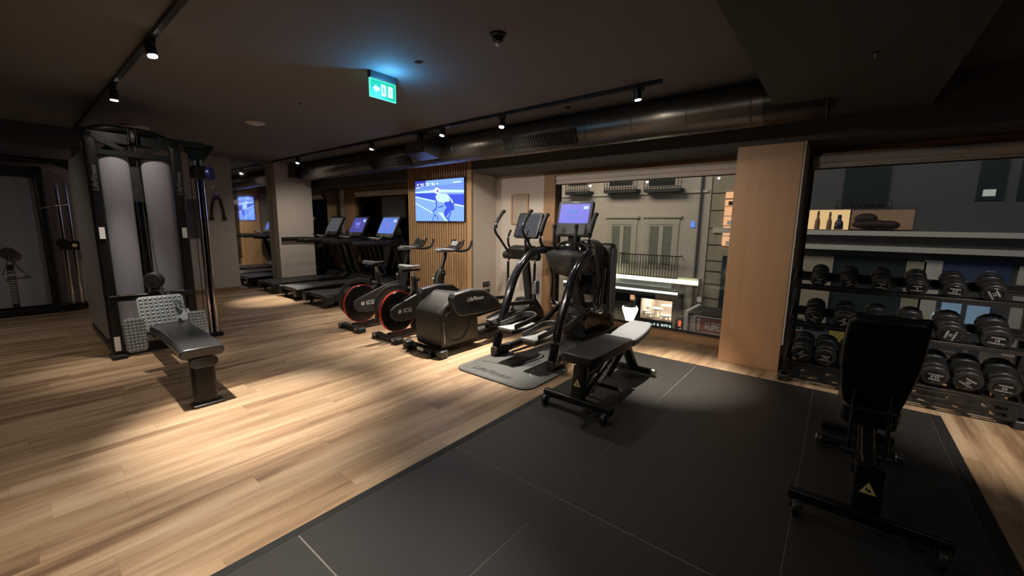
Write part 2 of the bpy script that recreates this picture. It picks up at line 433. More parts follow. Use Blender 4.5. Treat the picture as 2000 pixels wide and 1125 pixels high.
def window(n, x0, x1, zb, left=True, right=True, fl=.22, fr=.02):
    f = MB()
    f.b2(x0-fl, x1+fr, YW-.02, YW+.18, 2.17, 2.349)      # head board
    f.b2(x0-fl, x1+fr, YW-.05, YW+.18, 0.0, zb-.015)     # sill board
    if left: f.b2(x0-fl, x0, YW-.02, YW+.18, zb-.015, 2.17)
    if right: f.b2(x1, x1+fr, YW-.02, YW+.18, zb-.015, 2.17)
    o = struct('window_%d' % n, f, 'frame', .003)
    ORG[0] = Vector((0, 0, 0))
    d = MB()
    d.b2(x0, x0+.03, YW+.07, YW+.11, zb, 2.17); d.b2(x1-.03, x1, YW+.07, YW+.11, zb, 2.17)
    d.b2(x0+.03, x1-.03, YW+.07, YW+.11, zb-.015, zb+.015); d.b2(x0+.03, x1-.03, YW+.07, YW+.11, 2.15, 2.17)
    obj('window_bead', d, 'dark_frame', o)
    obj('window_pane', MB().b2(x0+.01, x1-.01, YW+.088, YW+.092, zb, 2.16), 'glass', o)
window(1, -3.62, -.97, .10, fr=.018)
window(2, -.335, 4.3, .12, fl=.015, fr=.1)
window(3, -9.55, -6.80, .12, fl=.50, fr=.228)
def blind(x0, x1, z, label):
    t = thing('roller_blind', label, 'blind', ((x0+x1)/2, YW-.05, z), 'roller blinds at the tops of the windows')
    obj('fabric_roll', MB().cyl((x0, YW-.055, z), (x1, YW-.055, z), .042, n=20), 'blind', t)
    b = MB().b2(x0, x1, YW-.06, YW-.05, z-.075, z-.03); b.cyl((x0, YW-.055, z-.078), (x1, YW-.055, z-.078), .013, n=10)
    obj('hem_bar', b, 'blind', t)
    for x in (x0-.012, x1+.0):
        obj('end_bracket', MB().b2(x, x+.012, YW-.10, YW-.02, z-.045, z+.045), 'dark_frame', t)
blind(-3.57, -.97, 2.235, 'beige roller blind rolled up over the window beside the elliptical trainers')
blind(-.315, 4.2, 2.235, 'long beige roller blind rolled up over the window behind the dumbbell rack')
blind(-9.45, -6.85, 2.225, 'beige roller blind rolled up over the window behind the treadmills')

# rubber flooring: tiles with open seams and a dark border
seam_x = [-1.88, -1.085, -.05, .72]; seam_y = [-3.4, -1.85, -.30, .729, 1.765, 4.575]
rb = MB()
for i in range(3):
    for j in range(5):
        rb.b2(seam_x[i]+.0012, seam_x[i+1]-.0012, seam_y[j]+.0035, seam_y[j+1]-.0035, .001, .012)
t = thing('gym_mat', 'large black rubber floor mat of joined square tiles set in the wooden floor', 'floor mat', (-.6, .6, 0))
obj('rubber_tile_field', rb, 'rubber', t, .0015, 1)
e = MB(); e.b2(-1.935, -1.882, -3.4, 4.63, .0, .0115); e.b2(.722, .79, -3.4, 4.63, 0, .0115); e.b2(-1.882, .722, 4.577, 4.63, 0, .0115); e.b2(-1.935, .79, -3.45, -3.4, 0, .0115)
obj('border_strip', e, 'rubber_edge', t, .001, 1)
obj('seam_base', MB().b2(-1.88, .72, -3.4, 4.575, 0, .0108), mat('dusty_seam', (.16, .145, .13), .8), t)

# ================================================================== ceiling fittings
def track(y, x0, x1, label):
    t = thing('lighting_track', label, 'light track', ((x0+x1)/2, y, CEIL))
    obj('rail', MB().b2(x0, x1, y-.018, y+.018, CEIL-.035, CEIL), 'black', t, .002)
    obj('end_cap', MB().b2(x1, x1+.012, y-.02, y+.02, CEIL-.037, CEIL), 'black', t)
    for k in (1, 2):
        xx_ = x0+(x1-x0)*k/3
        obj('rail_joint', MB().b2(xx_-.06, xx_+.06, y-.0185, y+.0185, CEIL-.0365, CEIL-.03), 'steel', t)
track(.82, -8.9, 1.6, 'long black ceiling track running over the cable machine')
track(3.87, -9.9, -1.42, 'long black ceiling track running in front of the air duct')
track(2.20, 1.0, 2.4, 'short black ceiling track facing the dumbbell rack')
SPL = ['lit black track spotlight above the low row bench', 'black track spotlight above the back of the cable machine, lens edge lit',
       'track spotlight above the wooden floor beside the mat', 'track spotlight nearest the photographer on the long track',
       'lit black track spotlight nearest the beam, above the flat end of the bench', 'lit black track spotlight beside the grille, above the arc trainer',
       'lit black track spotlight above the indoor bikes, right of the ceiling speaker', 'lit black track spotlight left of the ceiling speaker',
       'small lit track spotlight furthest away, above the treadmills', 'track spotlight above the dumbbell rack']
for (p, a, en, c, k), lb in zip(SPOTS, SPL):
    p = Vector(p); d = (Vector(a)-p).normalized()
    t = thing('track_spotlight', lb, 'spotlight', p, 'black spotlights on the ceiling tracks')
    top = p-d*.10
    obj('adapter', MB().b2(p.x-.05, p.x+.05, p.y-.017, p.y+.017, CEIL-.065, CEIL-.035), 'black', t, .002)
    obj('stem', MB().cyl((p.x, p.y, CEIL-.06), (top.x, top.y, top.z), .008, n=8), 'black', t)
    obj('lamp_housing', MB().cyl(top, p-d*.002, .034, .036, 20), 'black', t, .003)
    obj('lens', MB().cyl(p-d*.006, p+d*.004, .029, n=18), 'bulb', t, label='glowing lens')

# air duct with grilles
t = thing('air_duct', 'round brushed metal air duct running under the ceiling along the windows', 'duct', (-5.1, 4.45, 2.62))
DY, DZ, DR = 4.45, 2.622, .19
pr = []
x = -9.55
prof = [(.02, -9.55)]
prof = [(DR*.8, -9.56), (DR, -9.5)]
while x < -.75:
    x += .55
    prof += [(DR, x-.012), (DR+.004, x-.008), (DR+.004, x+.004), (DR, x+.008)]
prof += [(DR, -.66)]
obj('duct_pipe', MB().lathe(prof, (0, DY, DZ), 'X', 48), 'duct', t)
for x0, x1 in ((-3.58, -2.51), (-6.71, -5.60)):
    a = R(208)
    g = MB(); rot = Euler((R(28), 0, 0)).to_matrix()
    fr = MB()
    L_ = x1-x0
    for dx, dz, w, h in ((0, .085, L_, .02), (0, -.085, L_, .02), (-L_/2+.01, 0, .02, .19), (L_/2-.01, 0, .02, .19)):
        fr.box((dx, 0, dz), (w, .014, h))
    fm = Matrix.Translation(((x0+x1)/2, DY-DR*math.cos(R(28))-.012, DZ-DR*math.sin(R(28))-.004)) @ Matrix.Rotation(R(28), 4, 'X')
    obj('grille_frame', fr.xf(fm), 'grille', t)
    sl = MB(); k = 26
    for i in range(k):
        sl.box((-L_/2+L_*(i+.5)/k, .002, 0), (.008, .010, .16), (0, 0, R(35)))
    sl.box((0, .012, 0), (L_-.03, .006, .16)); sl.box((0, .0, .028), (L_-.03, .006, .006)); sl.box((0, .0, -.028), (L_-.03, .006, .006))
    obj('grille_blades', sl.xf(fm), 'grille', t)
t = thing('ventilation_box', 'black rectangular ventilation box at the far end of the air duct', 'vent box', (-9.78, 4.45, 2.6))
obj('box_body', MB().b2(-9.985, -9.57, 4.22, 4.70, 2.50, 2.80), 'black', t, .004)
obj('flange', MB().b2(-9.60, -9.575, 4.2, 4.72, 2.48, 2.815), 'grille', t)

# ceiling speaker hanging from the track
t = thing('ceiling_speaker', 'black box speaker hanging on a bracket in front of the air duct', 'speaker', (-4.92, 3.98, 2.6))
obj('speaker_cabinet', MB().prism([(-.14, -.10), (.14, -.10), (.17, .07), (.10, .10), (-.14, .08)], -.22, .22, 'yz').xf(Matrix.Translation((-4.92, 4.0, 2.58)) @ Matrix.Rotation(R(-12), 4, 'X')), 'black', t, .006)
obj('bracket', MB().box((-4.92, 3.95, 2.73), (.10, .03, .17)).box((-4.92, 3.95, 2.80), (.24, .08, .02)), 'black', t)
obj('grille', MB().box((-4.92, 3.86, 2.575), (.38, .01, .13), (R(-12), 0, 0)), 'grille', t)

def lathed(name, label, cat, loc, parts, group=None):
    t = thing(name, label, cat, loc, group)
    for nm, prof, mm, n in parts:
        obj(nm, MB().lathe([(r, z) for r, z in prof], loc, 'Z', n), mm, t)
    return t
lathed('smoke_detector', 'round dark brown smoke detector with a pale tip on the ceiling', 'smoke detector', (-2.02, 2.32, CEIL),
       [('detector_base', [(.058, 0), (.058, -.016), (.050, -.020)], mat('detector_brown', (.03, .018, .014), .3), 28),
        ('detector_body', [(.046, -.02), (.046, -.034), (.030, -.036), (.030, -.042), (.038, -.044), (.036, -.055), (.018, -.062)], mat('detector_brown2', (.035, .02, .016), .3), 28),
        ('detector_tip', [(.016, -.060), (.016, -.072), (.008, -.078)], 'white_lbl', 16)])
lathed('ceiling_sensor', 'flat round white ceiling sensor above the space between towers and treadmills', 'ceiling sensor', (-6.27, 2.27, CEIL),
       [('sensor_plate', [(.115, 0), (.115, -.018), (.09, -.03)], mat('sensor_white', (.62, .58, .56), .4), 28), ('sensor_dome', [(.045, -.03), (.042, -.042), (.015, -.05)], 'white_lbl', 18)])
lathed('ceiling_sensor', 'flat round white ceiling disc just above the top of the cable machine', 'ceiling sensor', (-8.0, 1.33, CEIL),
       [('sensor_plate', [(.16, 0), (.155, -.025), (.12, -.04)], mat('sensor_grey', (.42, .41, .40), .5), 28)])
lathed('sprinkler_head', 'small recessed sprinkler head beside the exit sign', 'sprinkler', (-2.87, 2.30, CEIL),
       [('ring', [(.030, 0), (.030, -.006), (.020, -.008)], 'black', 20), ('nozzle', [(.010, -.004), (.010, -.02), (.004, -.024)], 'chrome', 12)])
lathed('sprinkler_head', 'small dark sprinkler head between the long track and the beam', 'sprinkler', (-2.55, 4.13, CEIL),
       [('ring', [(.040, 0), (.040, -.008), (.028, -.012)], 'black', 20), ('nozzle', [(.012, -.01), (.012, -.022), (.005, -.026)], 'steel', 12)])
lathed('sprinkler_head', 'small white sprinkler head hanging under the dropped beam', 'sprinkler', (.045, 3.38, 2.55),
       [('ring', [(.018, 0), (.018, -.004), (.012, -.006)], 'black', 20), ('nozzle', [(.007, -.004), (.009, -.02), (.004, -.032)], 'white_lbl', 12)])
lathed('sprinkler_head', 'tiny sprinkler head on the ceiling left of the exit sign', 'sprinkler', (-4.9, 2.25, CEIL),
       [('ring', [(.020, 0), (.020, -.004), (.012, -.006)], 'black', 16), ('nozzle', [(.007, -.004), (.007, -.018), (.004, -.02)], 'steel', 10)])

# exit sign
t = thing('exit_sign', 'lit green emergency exit sign with a left arrow hanging from the ceiling', 'exit sign', (-3.36, 2.285, CEIL))
obj('sign_housing', MB().b2(-3.385, -3.335, 2.15, 2.42, CEIL-.055, CEIL), mat('sign_housing_grey', (.04, .045, .05), .5), t, .003)
G = M['signgreen'] = emis('sign_green', (.0, .46, .28), .80); W = M['signwhite'] = emis('sign_white', (.75, 1, .93), .65)
obj('light_panel', MB().b2(-3.365, -3.353, 2.15, 2.42, CEIL-.215, CEIL-.058), emis('panel_edge_glow', (.10, .85, .55), .9), t)
pn = obj('green_face', MB().b2(-3.3535, -3.352, 2.158, 2.412, CEIL-.207, CEIL-.066), G, t)
zc = CEIL-.136
def onface(poly, name, m_, x=-3.3525):
    return obj(name, MB().prism([(2.285+a, zc+b) for a, b in poly], x, x+.001, 'yz'), m_, t)
onface([(-.105, 0), (-.068, .034), (-.068, .016), (-.038, .016), (-.038, -.016), (-.068, -.016), (-.068, -.034)], 'arrow', W)
d1 = onface([(-.020, -.048), (.030, -.048), (.030, .048), (-.020, .048)], 'door_symbol', W)
onface([(.050, -.048), (.100, -.048), (.100, .048), (.050, .048)], 'door_symbol', W)
rn = MB()
def blob(x0, y0, x1, y1, w): rn.bar((-3.3508, 2.285+x0, zc+y0), (-3.3508, 2.285+x1, zc+y1), w, .0012, (1, 0, 0))
for q in ((.002, .020, .006, -.004, .010), (.006, -.004, .016, -.018, .007), (.016, -.018, .012, -.034, .006), (.006, -.004, -.004, -.018, .007), (-.004, -.018, -.014, -.030, .006), (.003, .016, .016, .008, .005), (.002, .016, -.010, .006, .005),
          (.070, .000, .076, -.010, .006), (.076, -.010, .070, -.022, .005), (.080, .004, .088, .012, .005)): blob(*q)
rn.cyl((-3.3514, 2.285-.001, zc+.030), (-3.3502, 2.285-.001, zc+.030), .006, n=10)
obj('running_figure', rn, 'signdark' if 'signdark' in M else G, t)
# ================================================================== wall fittings
M['tv_mid'] = emis('picture_blue', (.165, .31, 1.0), .95); M['tv_light'] = emis('picture_pale_blue', (.40, .58, 1.0), 1.0)
M['tv_sky'] = emis('picture_sky_blue', (.13, .24, .80), .9); M['tv_dark'] = emis('picture_deep_blue', (.03, .07, .62), .8); M['tv_white'] = emis('picture_white', (.72, .85, 1.0), 1.0)
M['tv_pur'] = emis('picture_violet', (.05, .05, .50), .7)
TX0 = at(811, 394, 4.925).x; TX1 = at(907, 390, 4.925).x; TZ0 = at(860, 433, 4.925).z; TZ1 = at(860, 349.5, 4.925).z
t = thing('television', 'wall television showing a racing cyclist in blue on the slatted oak panel', 'television', ((TX0+TX1)/2, 4.95, TZ0))
obj('screen_body', MB().b2(TX0, TX1, 4.926, 4.958, TZ0, TZ1), 'socket', t, .003)
TW = TX1-TX0-.02; TH = TZ1-TZ0-.02
def tvp(name, poly, m_, lay, parent=t):
    y = 4.9255-.0004*lay
    return obj(name, MB().prism([(TX0+.01+u*TW, TZ0+.01+v*TH) for u, v in poly], y, y+.0004, 'xz'), m_, parent)
base = tvp('picture', [(0, 0), (1, 0), (1, 1), (0, 1)], 'tv_mid', 1)
def tq(p, m_, l, nm='picture_shape'): return tvp(nm, p, m_, l, base)
tq([(0, .70), (.3, .70), (.6, .64), (1, .62), (1, 1), (0, 1)], 'tv_sky', 2)
tq([(0, .70), (.40, .70), (1, .66), (1, .72), (.5, .77), (0, .74)], 'tv_light', 3)
tq([(.25, .90), (.6, .86), (1, .90), (1, 1), (.22, 1)], 'tv_mid', 3)
tq([(0, .63), (.45, .50), (.80, .40), (1, .35), (1, .62), (.6, .64), (.4, .69), (0, .71)], 'tv_dark', 3)
tq([(0, .60), (.46, .455), (.46, .485), (0, .635)], 'tv_light', 4)
tq([(.82, .39), (1, .335), (1, .36), (.82, .415)], 'tv_white', 4)
tq([(0, .44), (.38, .18), (.38, .21), (0, .47)], 'tv_light', 4)
tq([(0, .86), (.22, .88), (.24, 1), (0, 1)], 'tv_pur', 4)
c_ = lambda cx, cy, rx, ry, n=20: [(cx+rx*math.cos(2*PI*k/n), cy+ry*math.sin(2*PI*k/n)) for k in range(n)]
tq([(.44, .60), (.50, .68), (.66, .66), (.72, .60), (.73, .48), (.64, .44), (.52, .47), (.46, .50)], 'tv_light', 6)
tq(c_(.47, .74, .055, .075), 'tv_white', 7); tq(c_(.485, .73, .02, .035), 'tv_dark', 8)
tq([(.63, .46), (.74, .47), (.80, .40), (.82, .30), (.74, .24), (.66, .12), (.60, .14), (.62, .25), (.67, .33), (.62, .40)], 'tv_dark', 7)
tq([(.44, .58), (.47, .50), (.475, .34), (.44, .26), (.37, .23), (.37, .25), (.42, .29), (.455, .36), (.44, .50)], 'tv_dark', 7)
tq([(.60, .40), (.59, .34), (.50, .32), (.50, .35), (.57, .37)], 'tv_dark', 7)
tq([(.71, .60), (.78, .50), (.80, .42), (.77, .44), (.74, .52)], 'tv_light', 6)
tq([(.50, .22), (.60, .20), (.64, .08), (.70, .0), (.64, .0), (.58, .10), (.52, .16)], 'tv_light', 7)
tq([(.74, .24), (.76, .22), (.71, .05), (.69, .06)], 'tv_dark', 6); tq([(.62, .13), (.64, .14), (.74, .0), (.70, .0)], 'tv_dark', 8)
tq([(.74, .24), (.82, .27), (.82, .29), (.73, .26)], 'tv_dark', 8)
for cx in (.43,):
    pts = c_(cx, .03, .060, .12, 24); ins = c_(cx, .03, .045, .10, 24)
    for a in range(0, 13): tq([pts[a], pts[(a+1) % 24], ins[(a+1) % 24], ins[a]], 'tv_dark', 6)
tq([(.42, .14), (.44, .14), (.38, .25), (.365, .25)], 'tv_dark', 8)
for u, v, w, h in ((.045, .885, .03, .05), (.105, .915, .10, .018), (.13, .875, .06, .02), (.235, .915, .09, .018), (.255, .875, .06, .02), (.355, .92, .06, .018), (.365, .88, .07, .02), (.47, .89, .02, .04), (.035, .83, .07, .02), (.80, .90, .15, .022)):
    tq([(u, v), (u+w, v), (u+w, v+h), (u, v+h)], 'tv_white', 8)

t = thing('picture_frame', 'light oak picture frame with a pale sheet inside on the recess wall', 'picture frame', (-4.33, 5.58, 1.77))
fr = MB(); x0, x1, z0, z1 = -4.515, -4.15, 1.52, 2.03
for a in ((x0, x1, z1-.025, z1), (x0, x1, z0, z0+.025), (x0, x0+.025, z0+.025, z1-.025), (x1-.025, x1, z0+.025, z1-.025)): fr.b2(a[0], a[1], 5.57, 5.598, a[2], a[3])
obj('frame', fr, 'wood', t, .002)
obj('sheet', MB().b2(x0+.02, x1-.02, 5.585, 5.596, z0+.02, z1-.02), mat('sheet_paper', (.52, .44, .36), .7, var=.15, bscale=30), t)
ln = MB()
for k in range(9): ln.b2(x0+.06, x1-.06-.03*(k % 3), 5.5845, 5.5852, z0+.08+k*.042, z0+.085+k*.042)
obj('printed_lines', ln, mat('faint_print', (.36, .28, .22), .8), t)
for zz, lb in ((.45, 'upper black double wall socket beside the slatted panel'), (.31, 'lower black double wall socket beside the slatted panel')):
    t = thing('wall_socket', lb, 'socket', (-4.875, 5.34, zz))
    obj('socket_plate', MB().b2(-4.879, -4.868, 5.25, 5.43, zz-.043, zz+.043), 'socket', t, .002)
    for y in (5.30, 5.38):
        obj('socket_hole', MB().cyl((-4.868, y, zz), (-4.866, y, zz), .024, n=18), 'plastic2', t)
        if zz > .4: obj('socket_plug', MB().cyl((-4.866, y, zz+.01), (-4.862, y, zz+.01), .010, n=12), 'white_lbl', t)
solo('charging_cable', MB().tube([(-4.862, 5.36, .40), (-4.85, 5.37, .38), (-4.858, 5.35, .345), (-4.862, 5.36, .33)], .004, 8, smooth=4), 'socket', 'short black cable between the two wall sockets', 'cable', loc=(-4.86, 5.36, .33))

# ================================================================== cable machines
def tower(label, ox, oy, front, w, post_top=2.40, mirror_side=1):
    pass
ROOTC = (-6.9, .98, 0)
t = thing('cable_machine', 'tall dark cable machine with smoked grey shrouds, low row seat and chrome pulley column', 'cable machine', ROOTC)
FX = -6.07; YL, YR = .645, 1.335
for y, sgn in ((YL, -1), (YR, 1)):
    # front post: vertical then bending back at the top
    pts = [(FX, y, .03), (FX, y, 2.10), (FX-.02, y, 2.26), (FX-.10, y, 2.37), (FX-.24, y, 2.42), (FX-.62, y, 2.44)]
    o = obj('post', MB().sweep(curve(pts, 5), rr(.075, .10, .025, 3), (0, 1, 0)), 'black', t)
    text('post_lettering', 'LifeFitness', .062, 'alu', o, (FX+.0515, y, 1.92), Matrix.Rotation(R(90), 3, 'X') @ Matrix.Rotation(0, 3, 'Z') if False else (Matrix.Rotation(R(90), 3, 'Z') @ Matrix.Rotation(R(90), 3, 'X') @ Matrix.Rotation(R(90), 3, 'Z')), .0004, shear=.3)
    obj('label_sticker', MB().b2(FX+.050, FX+.052, y-.022, y+.022, 1.30, 1.42), 'white_lbl', o)
    obj('foot_pad', MB().sweep([(FX-.09, y, .02), (FX+.13, y, .02)], rr(.13, .04, .018, 3)), 'rubberb', t, .003)
    for z in (.56, .62, .24):
        obj('bolt', MB().cyl((FX, y+sgn*.035, z), (FX, y+sgn*.052, z), .012, n=8), 'steel', t)
pl = obj('instruction_label', MB().b2(FX+.050, FX+.0515, YL-.024, YL+.024, .08, .24), 'white_lbl', t)
# top structure
tp = MB()
tp.sweep(curve([(FX-.28, YL, 2.42), (FX-.26, .80, 2.475), (FX-.26, .98, 2.485), (FX-.26, 1.18, 2.475), (FX-.28, YR, 2.42)], 4), rr(.10, .07, .02, 2))
tp.bar((FX-.1, YL, 2.36), (FX-.1, YR, 2.36), .06, .10); tp.b2(FX-.06, FX+.01, YL, YR, 2.17, 2.22)
tp.b2(FX-.62, FX-.30, YL+.02, YR-.02, 2.36, 2.46)
tp.bar((FX-.04, YL+.02, 2.36), (FX-.04, .90, 2.24), .02, .05); tp.bar((FX-.04, YR-.02, 2.36), (FX-.04, 1.08, 2.24), .02, .05)
obj('top_frame', tp, 'black', t)
obj('upper_pulley', MB().cyl((FX-.05, .965, 2.38), (FX-.05, .995, 2.38), .075, n=24).cyl((FX-.05, .955, 2.38), (FX-.05, 1.005, 2.38), .03, n=16), 'plastic', t)
obj('pulley_bracket', MB().b2(FX-.12, FX+.02, .945, .952, 2.30, 2.47).b2(FX-.12, FX+.02, 1.008, 1.015, 2.30, 2.47), 'black', t)
# smoked shrouds, curved forward, with a slot between them
def shroud(y0, y1, out):
    n = 14; pf = []
    for i in range(n+1):
        y = y0+(y1-y0)*i/n; s = math.sin(PI*i/n)
        pf.append((FX-.05+.045*s**.6, y))
    back = [(x-.008, y) for x, y in reversed(pf)]
    return MB().prism(pf+back, .33, 2.165, 'xy')
obj('shroud_panel', shroud(YL+.042, .935, 1), 'shroud', t, .002)
obj('shroud_panel', shroud(1.035, YR-.042, 1), 'shroud', t, .002)
obj('shroud_panel', MB().b2(FX-.075, FX-.065, YL+.03, YR-.03, .10, .62), 'shroud_side', t, .002)
obj('panel_edge_strip', MB().b2(FX-.02, FX-.012, YL+.038, YL+.050, .60, 2.05), 'alu', t)
obj('weight_guide', MB().cyl((FX-.12, .96, .3), (FX-.12, .96, 2.3), .012, n=10), 'chrome', t)
obj('weight_guide', MB().cyl((FX-.12, 1.01, .3), (FX-.12, 1.01, 2.3), .012, n=10), 'chrome', t)
ws = MB()
for k in range(20): ws.b2(FX-.30, FX-.14, .80, 1.18, .34+k*.032, .34+k*.032+.028)
obj('weight_stack', ws, 'black', t, .002)
obj('weight_rear_plate', MB().b2(FX-.33, FX-.32, YL+.03, YR-.03, .3, 2.2), 'shroud_side', t)
obj('slot_cover', MB().b2(FX-.09, FX-.07, .935, 1.035, 1.70, 2.17), 'plastic2', t)
# deep side shell reaching to the second station at the back
sd = MB(); sd.prism([(-6.13, .22), (-6.13, 2.12), (-6.22, 2.22), (-7.60, 2.22), (-7.70, 2.12), (-7.70, .30), (-7.45, .16), (-6.3, .16)], YL-.045, YL-.02, 'xz')
obj('side_shell', sd, 'shroud_side', t, .008)
sd = MB(); sd.prism([(-6.13, .22), (-6.13, 2.12), (-6.22, 2.22), (-7.60, 2.22), (-7.70, 2.12), (-7.70, .30), (-7.45, .16), (-6.3, .16)], YR+.02, YR+.045, 'xz')
obj('side_shell', sd, 'shroud_side', t, .008)
bs = MB(); bs.b2(-7.75, -6.1, YL-.03, YL+.04, .02, .10); bs.b2(-7.75, -6.1, YR-.04, YR+.03, .02, .10); bs.b2(-6.15, -6.04, YL, YR, .05, .12)
bs.b2(-7.8, -7.7, YL-.03, YR+.03, .02, .12); bs.b2(-7.75, -7.66, YL, YL+.08, .1, 2.4); bs.b2(-7.75, -7.66, YR-.08, YR, .1, 2.4); bs.b2(-7.75, -6.6, .93, 1.05, 2.34, 2.44)
obj('base_frame', bs, 'black', t, .004)
# curved cross bar with front pulley
cb_ = curve([(FX+.03, YL, .655), (FX+.12, .76, .665), (FX+.17, .98, .67), (FX+.12, 1.20, .665), (FX+.03, YR, .655)], 5)
obj('cross_bar', MB().sweep(cb_, rr(.05, .07, .018, 3)), 'black', t)
for y in (.76, 1.2): obj('bar_sleeve', MB().tube([(FX+.135, y-.05, .70), (FX+.155, y+.05, .70)], .009, 8), 'chrome', t)
hp = MB(); hp.prism([(FX+.10, .56), (FX+.26, .56), (FX+.27, .80), (FX+.22, .90), (FX+.12, .90)], .940, .952, 'xz'); hp.prism([(FX+.10, .56), (FX+.26, .56), (FX+.27, .80), (FX+.22, .90), (FX+.12, .90)], 1.005, 1.017, 'xz')
hp.b2(FX+.08, FX+.24, .94, 1.017, .54, .72)
obj('pulley_housing', hp, 'black', t, .006)
obj('front_pulley', MB().cyl((FX+.235, .99, .85), (FX+.275, .967, .85), .088, n=28), 'plastic', t, .006)
obj('pulley_cap', MB().cyl((FX+.275, .967, .85), (FX+.305, .950, .85), .078, n=28), 'plastic2', t, .004)
obj('pulley_bolt', MB().cyl((FX+.305, .950, .85), (FX+.313, .9455, .85), .012, n=8), 'steel', t)
obj('cable', MB().cyl((FX-.05, 1.0, 2.32), (FX+.18, .985, .93), .005, n=8), 'rubberb', t)
obj('cable', MB().cyl((FX-.09, .975, 2.32), (FX-.09, .975, .45), .005, n=8), 'rubberb', t)
# nubbed foot plates
def footplate(w, h, nx, nz, label=None):
    m_ = MB(); m_.prism(rr(w, h, .035, 4), -.008, .008, 'yz'); o = m_
    nb = MB()
    for i in range(nx):
        for j in range(nz):
            y = -w/2+w*(i+.75)/(nx+.5); z = -h/2+h*(j+.75)/(nz+.5)
            nb.lathe([(.0145, .008), (.0125, .016), (.006, .020)], (0, y, z), 'X', 8)
    return o, nb
def put_plate(w, h, nx, nz, loc, ry, rz=0):
    a, b_ = footplate(w, h, nx, nz)
    # plate normal +x, tipped back so that it faces up a little
    mm = Matrix.Translation(loc) @ Matrix.Rotation(rz, 4, 'Z') @ Matrix.Rotation(-ry, 4, 'Y')
    o = obj('foot_plate', a.xf(mm), 'nub', t, .003)
    obj('grip_nubs', b_.xf(mm), 'nub', o)
put_plate(.37, .36, 9, 9, (-5.35, .935, .565), R(22))
put_plate(.150, .31, 5, 10, (-4.95, .655, .455), R(12))
put_plate(.150, .30, 5, 10, (-4.95, 1.130, .46), R(12))
obj('plate_axle', MB().cyl((-4.97, .60, .40), (-4.97, 1.20, .40), .014, n=12), 'chrome', t)
# bench beam, seat and leg
obj('seat_beam', MB().sweep([(FX+.02, .96, .26), (-5.2, .94, .33), (-4.1, .91, .36)], rr(.11, .09, .02, 2)), 'black', t)
obj('beam_cover', MB().box((-5.17, .945, .43), (.20, .20, .10), (0, R(-4), 0)), 'plastic', t, .015)
obj('beam_plaque', MB().box((-5.066, .98, .43), (.004, .08, .02), (0, R(-4), 0)), 'alu', t)
st = [(-5.13, .13), (-5.06, .155), (-4.6, .158), (-4.1, .152), (-3.90, .145), (-3.86, .13)]
sv = [(x, -w_) for x, w_ in st]+[(x, w_) for x, w_ in reversed(st)]
sm = MB(); prof = []
seat_pts = curve([(-5.08, .92, .455), (-4.80, .925, .465), (-4.40, .92, .462), (-4.05, .91, .458), (-3.93, .905, .445)], 4)
prof = rr(.30, .085, .036, 5)
sm.sweep(seat_pts, prof)
o = obj('seat_pad', sm, mat('dark_glossy_vinyl', (.030, .031, .033), .24, bump=.15, bscale=160), t, .012, 3)
obj('seat_leg', MB().sweep([(-3.99, .91, .015), (-4.03, .91, .385)], rr(.165, .10, .035, 4), (1, 0, 0)), 'black', t)
obj('leg_collar', MB().sweep([(-3.99, .91, .355), (-3.92, .91, .365)], rr(.19, .085, .04, 4)), 'plastic2', t, .008)
obj('leg_foot', MB().box((-3.95, .91, .012), (.12, .22, .024)), 'plastic2', t, .01, 3)
# double chrome pulley column on the right
cy = 1.60; cx = -6.33
cbm = MB(); cbm.b2(cx-.07, cx+.07, cy-.09, cy+.09, 0, .05); cbm.b2(-6.40, -6.2, YR-.1, cy+.05, 2.38, 2.44); cbm.b2(cx-.06, cx-.02, cy-.03, cy+.03, .04, 2.39); cbm.prism([(YR-.05, 2.44), (cy+.18, 2.44), (cy+.18, 2.40), (cy+.04, 2.20), (cy-.04, 2.20), (cy-.12, 2.38)], cx-.03, cx+.03, 'yz')
obj('column_frame', cbm, 'black', t, .004)
obj('column_rail', MB().cyl((cx+.02, cy-.032, .04), (cx+.02, cy-.032, 2.25), .019, n=16), 'chrome', t)
obj('column_rail', MB().cyl((cx+.02, cy+.032, .04), (cx+.02, cy+.032, 2.25), .019, n=16), 'chrome', t)
obj('column_spine', MB().b2(cx-.06, cx-.02, cy-.03, cy+.03, .05, 2.25), 'black', t)
cr_ = obj('carriage', MB().b2(cx-.05, cx+.09, cy-.07, cy+.07, 2.02, 2.17), 'plastic', t, .01)
obj('blue_wheel', MB().cyl((cx+.04, cy+.09, 2.09), (cx+.07, cy+.13, 2.09), .085, n=28), 'blue', cr_, .006)
obj('swivel_arm', MB().cyl((cx+.03, cy+.03, 2.09), (cx+.05, cy+.12, 2.09), .04, n=18), 'black', cr_)
obj('release_lever', MB().cyl((cx+.05, cy-.04, 2.17), (cx+.05, cy-.04, 2.22), .017, n=12).sph((cx+.05, cy-.04, 2.225), .02), 'steel', cr_)
obj('carabiner_hook', MB().tube([(cx+.06, cy+.12, 2.00), (cx+.075, cy+.135, 1.96), (cx+.06, cy+.12, 1.92), (cx+.045, cy+.105, 1.96)], .005, 8, closed=True, smooth=4), 'steel', cr_)
obj('cable', MB().cyl((cx-.09, cy-.06, .10), (cx-.09, cy-.06, 2.35), .004, n=6), 'rubberb', t)

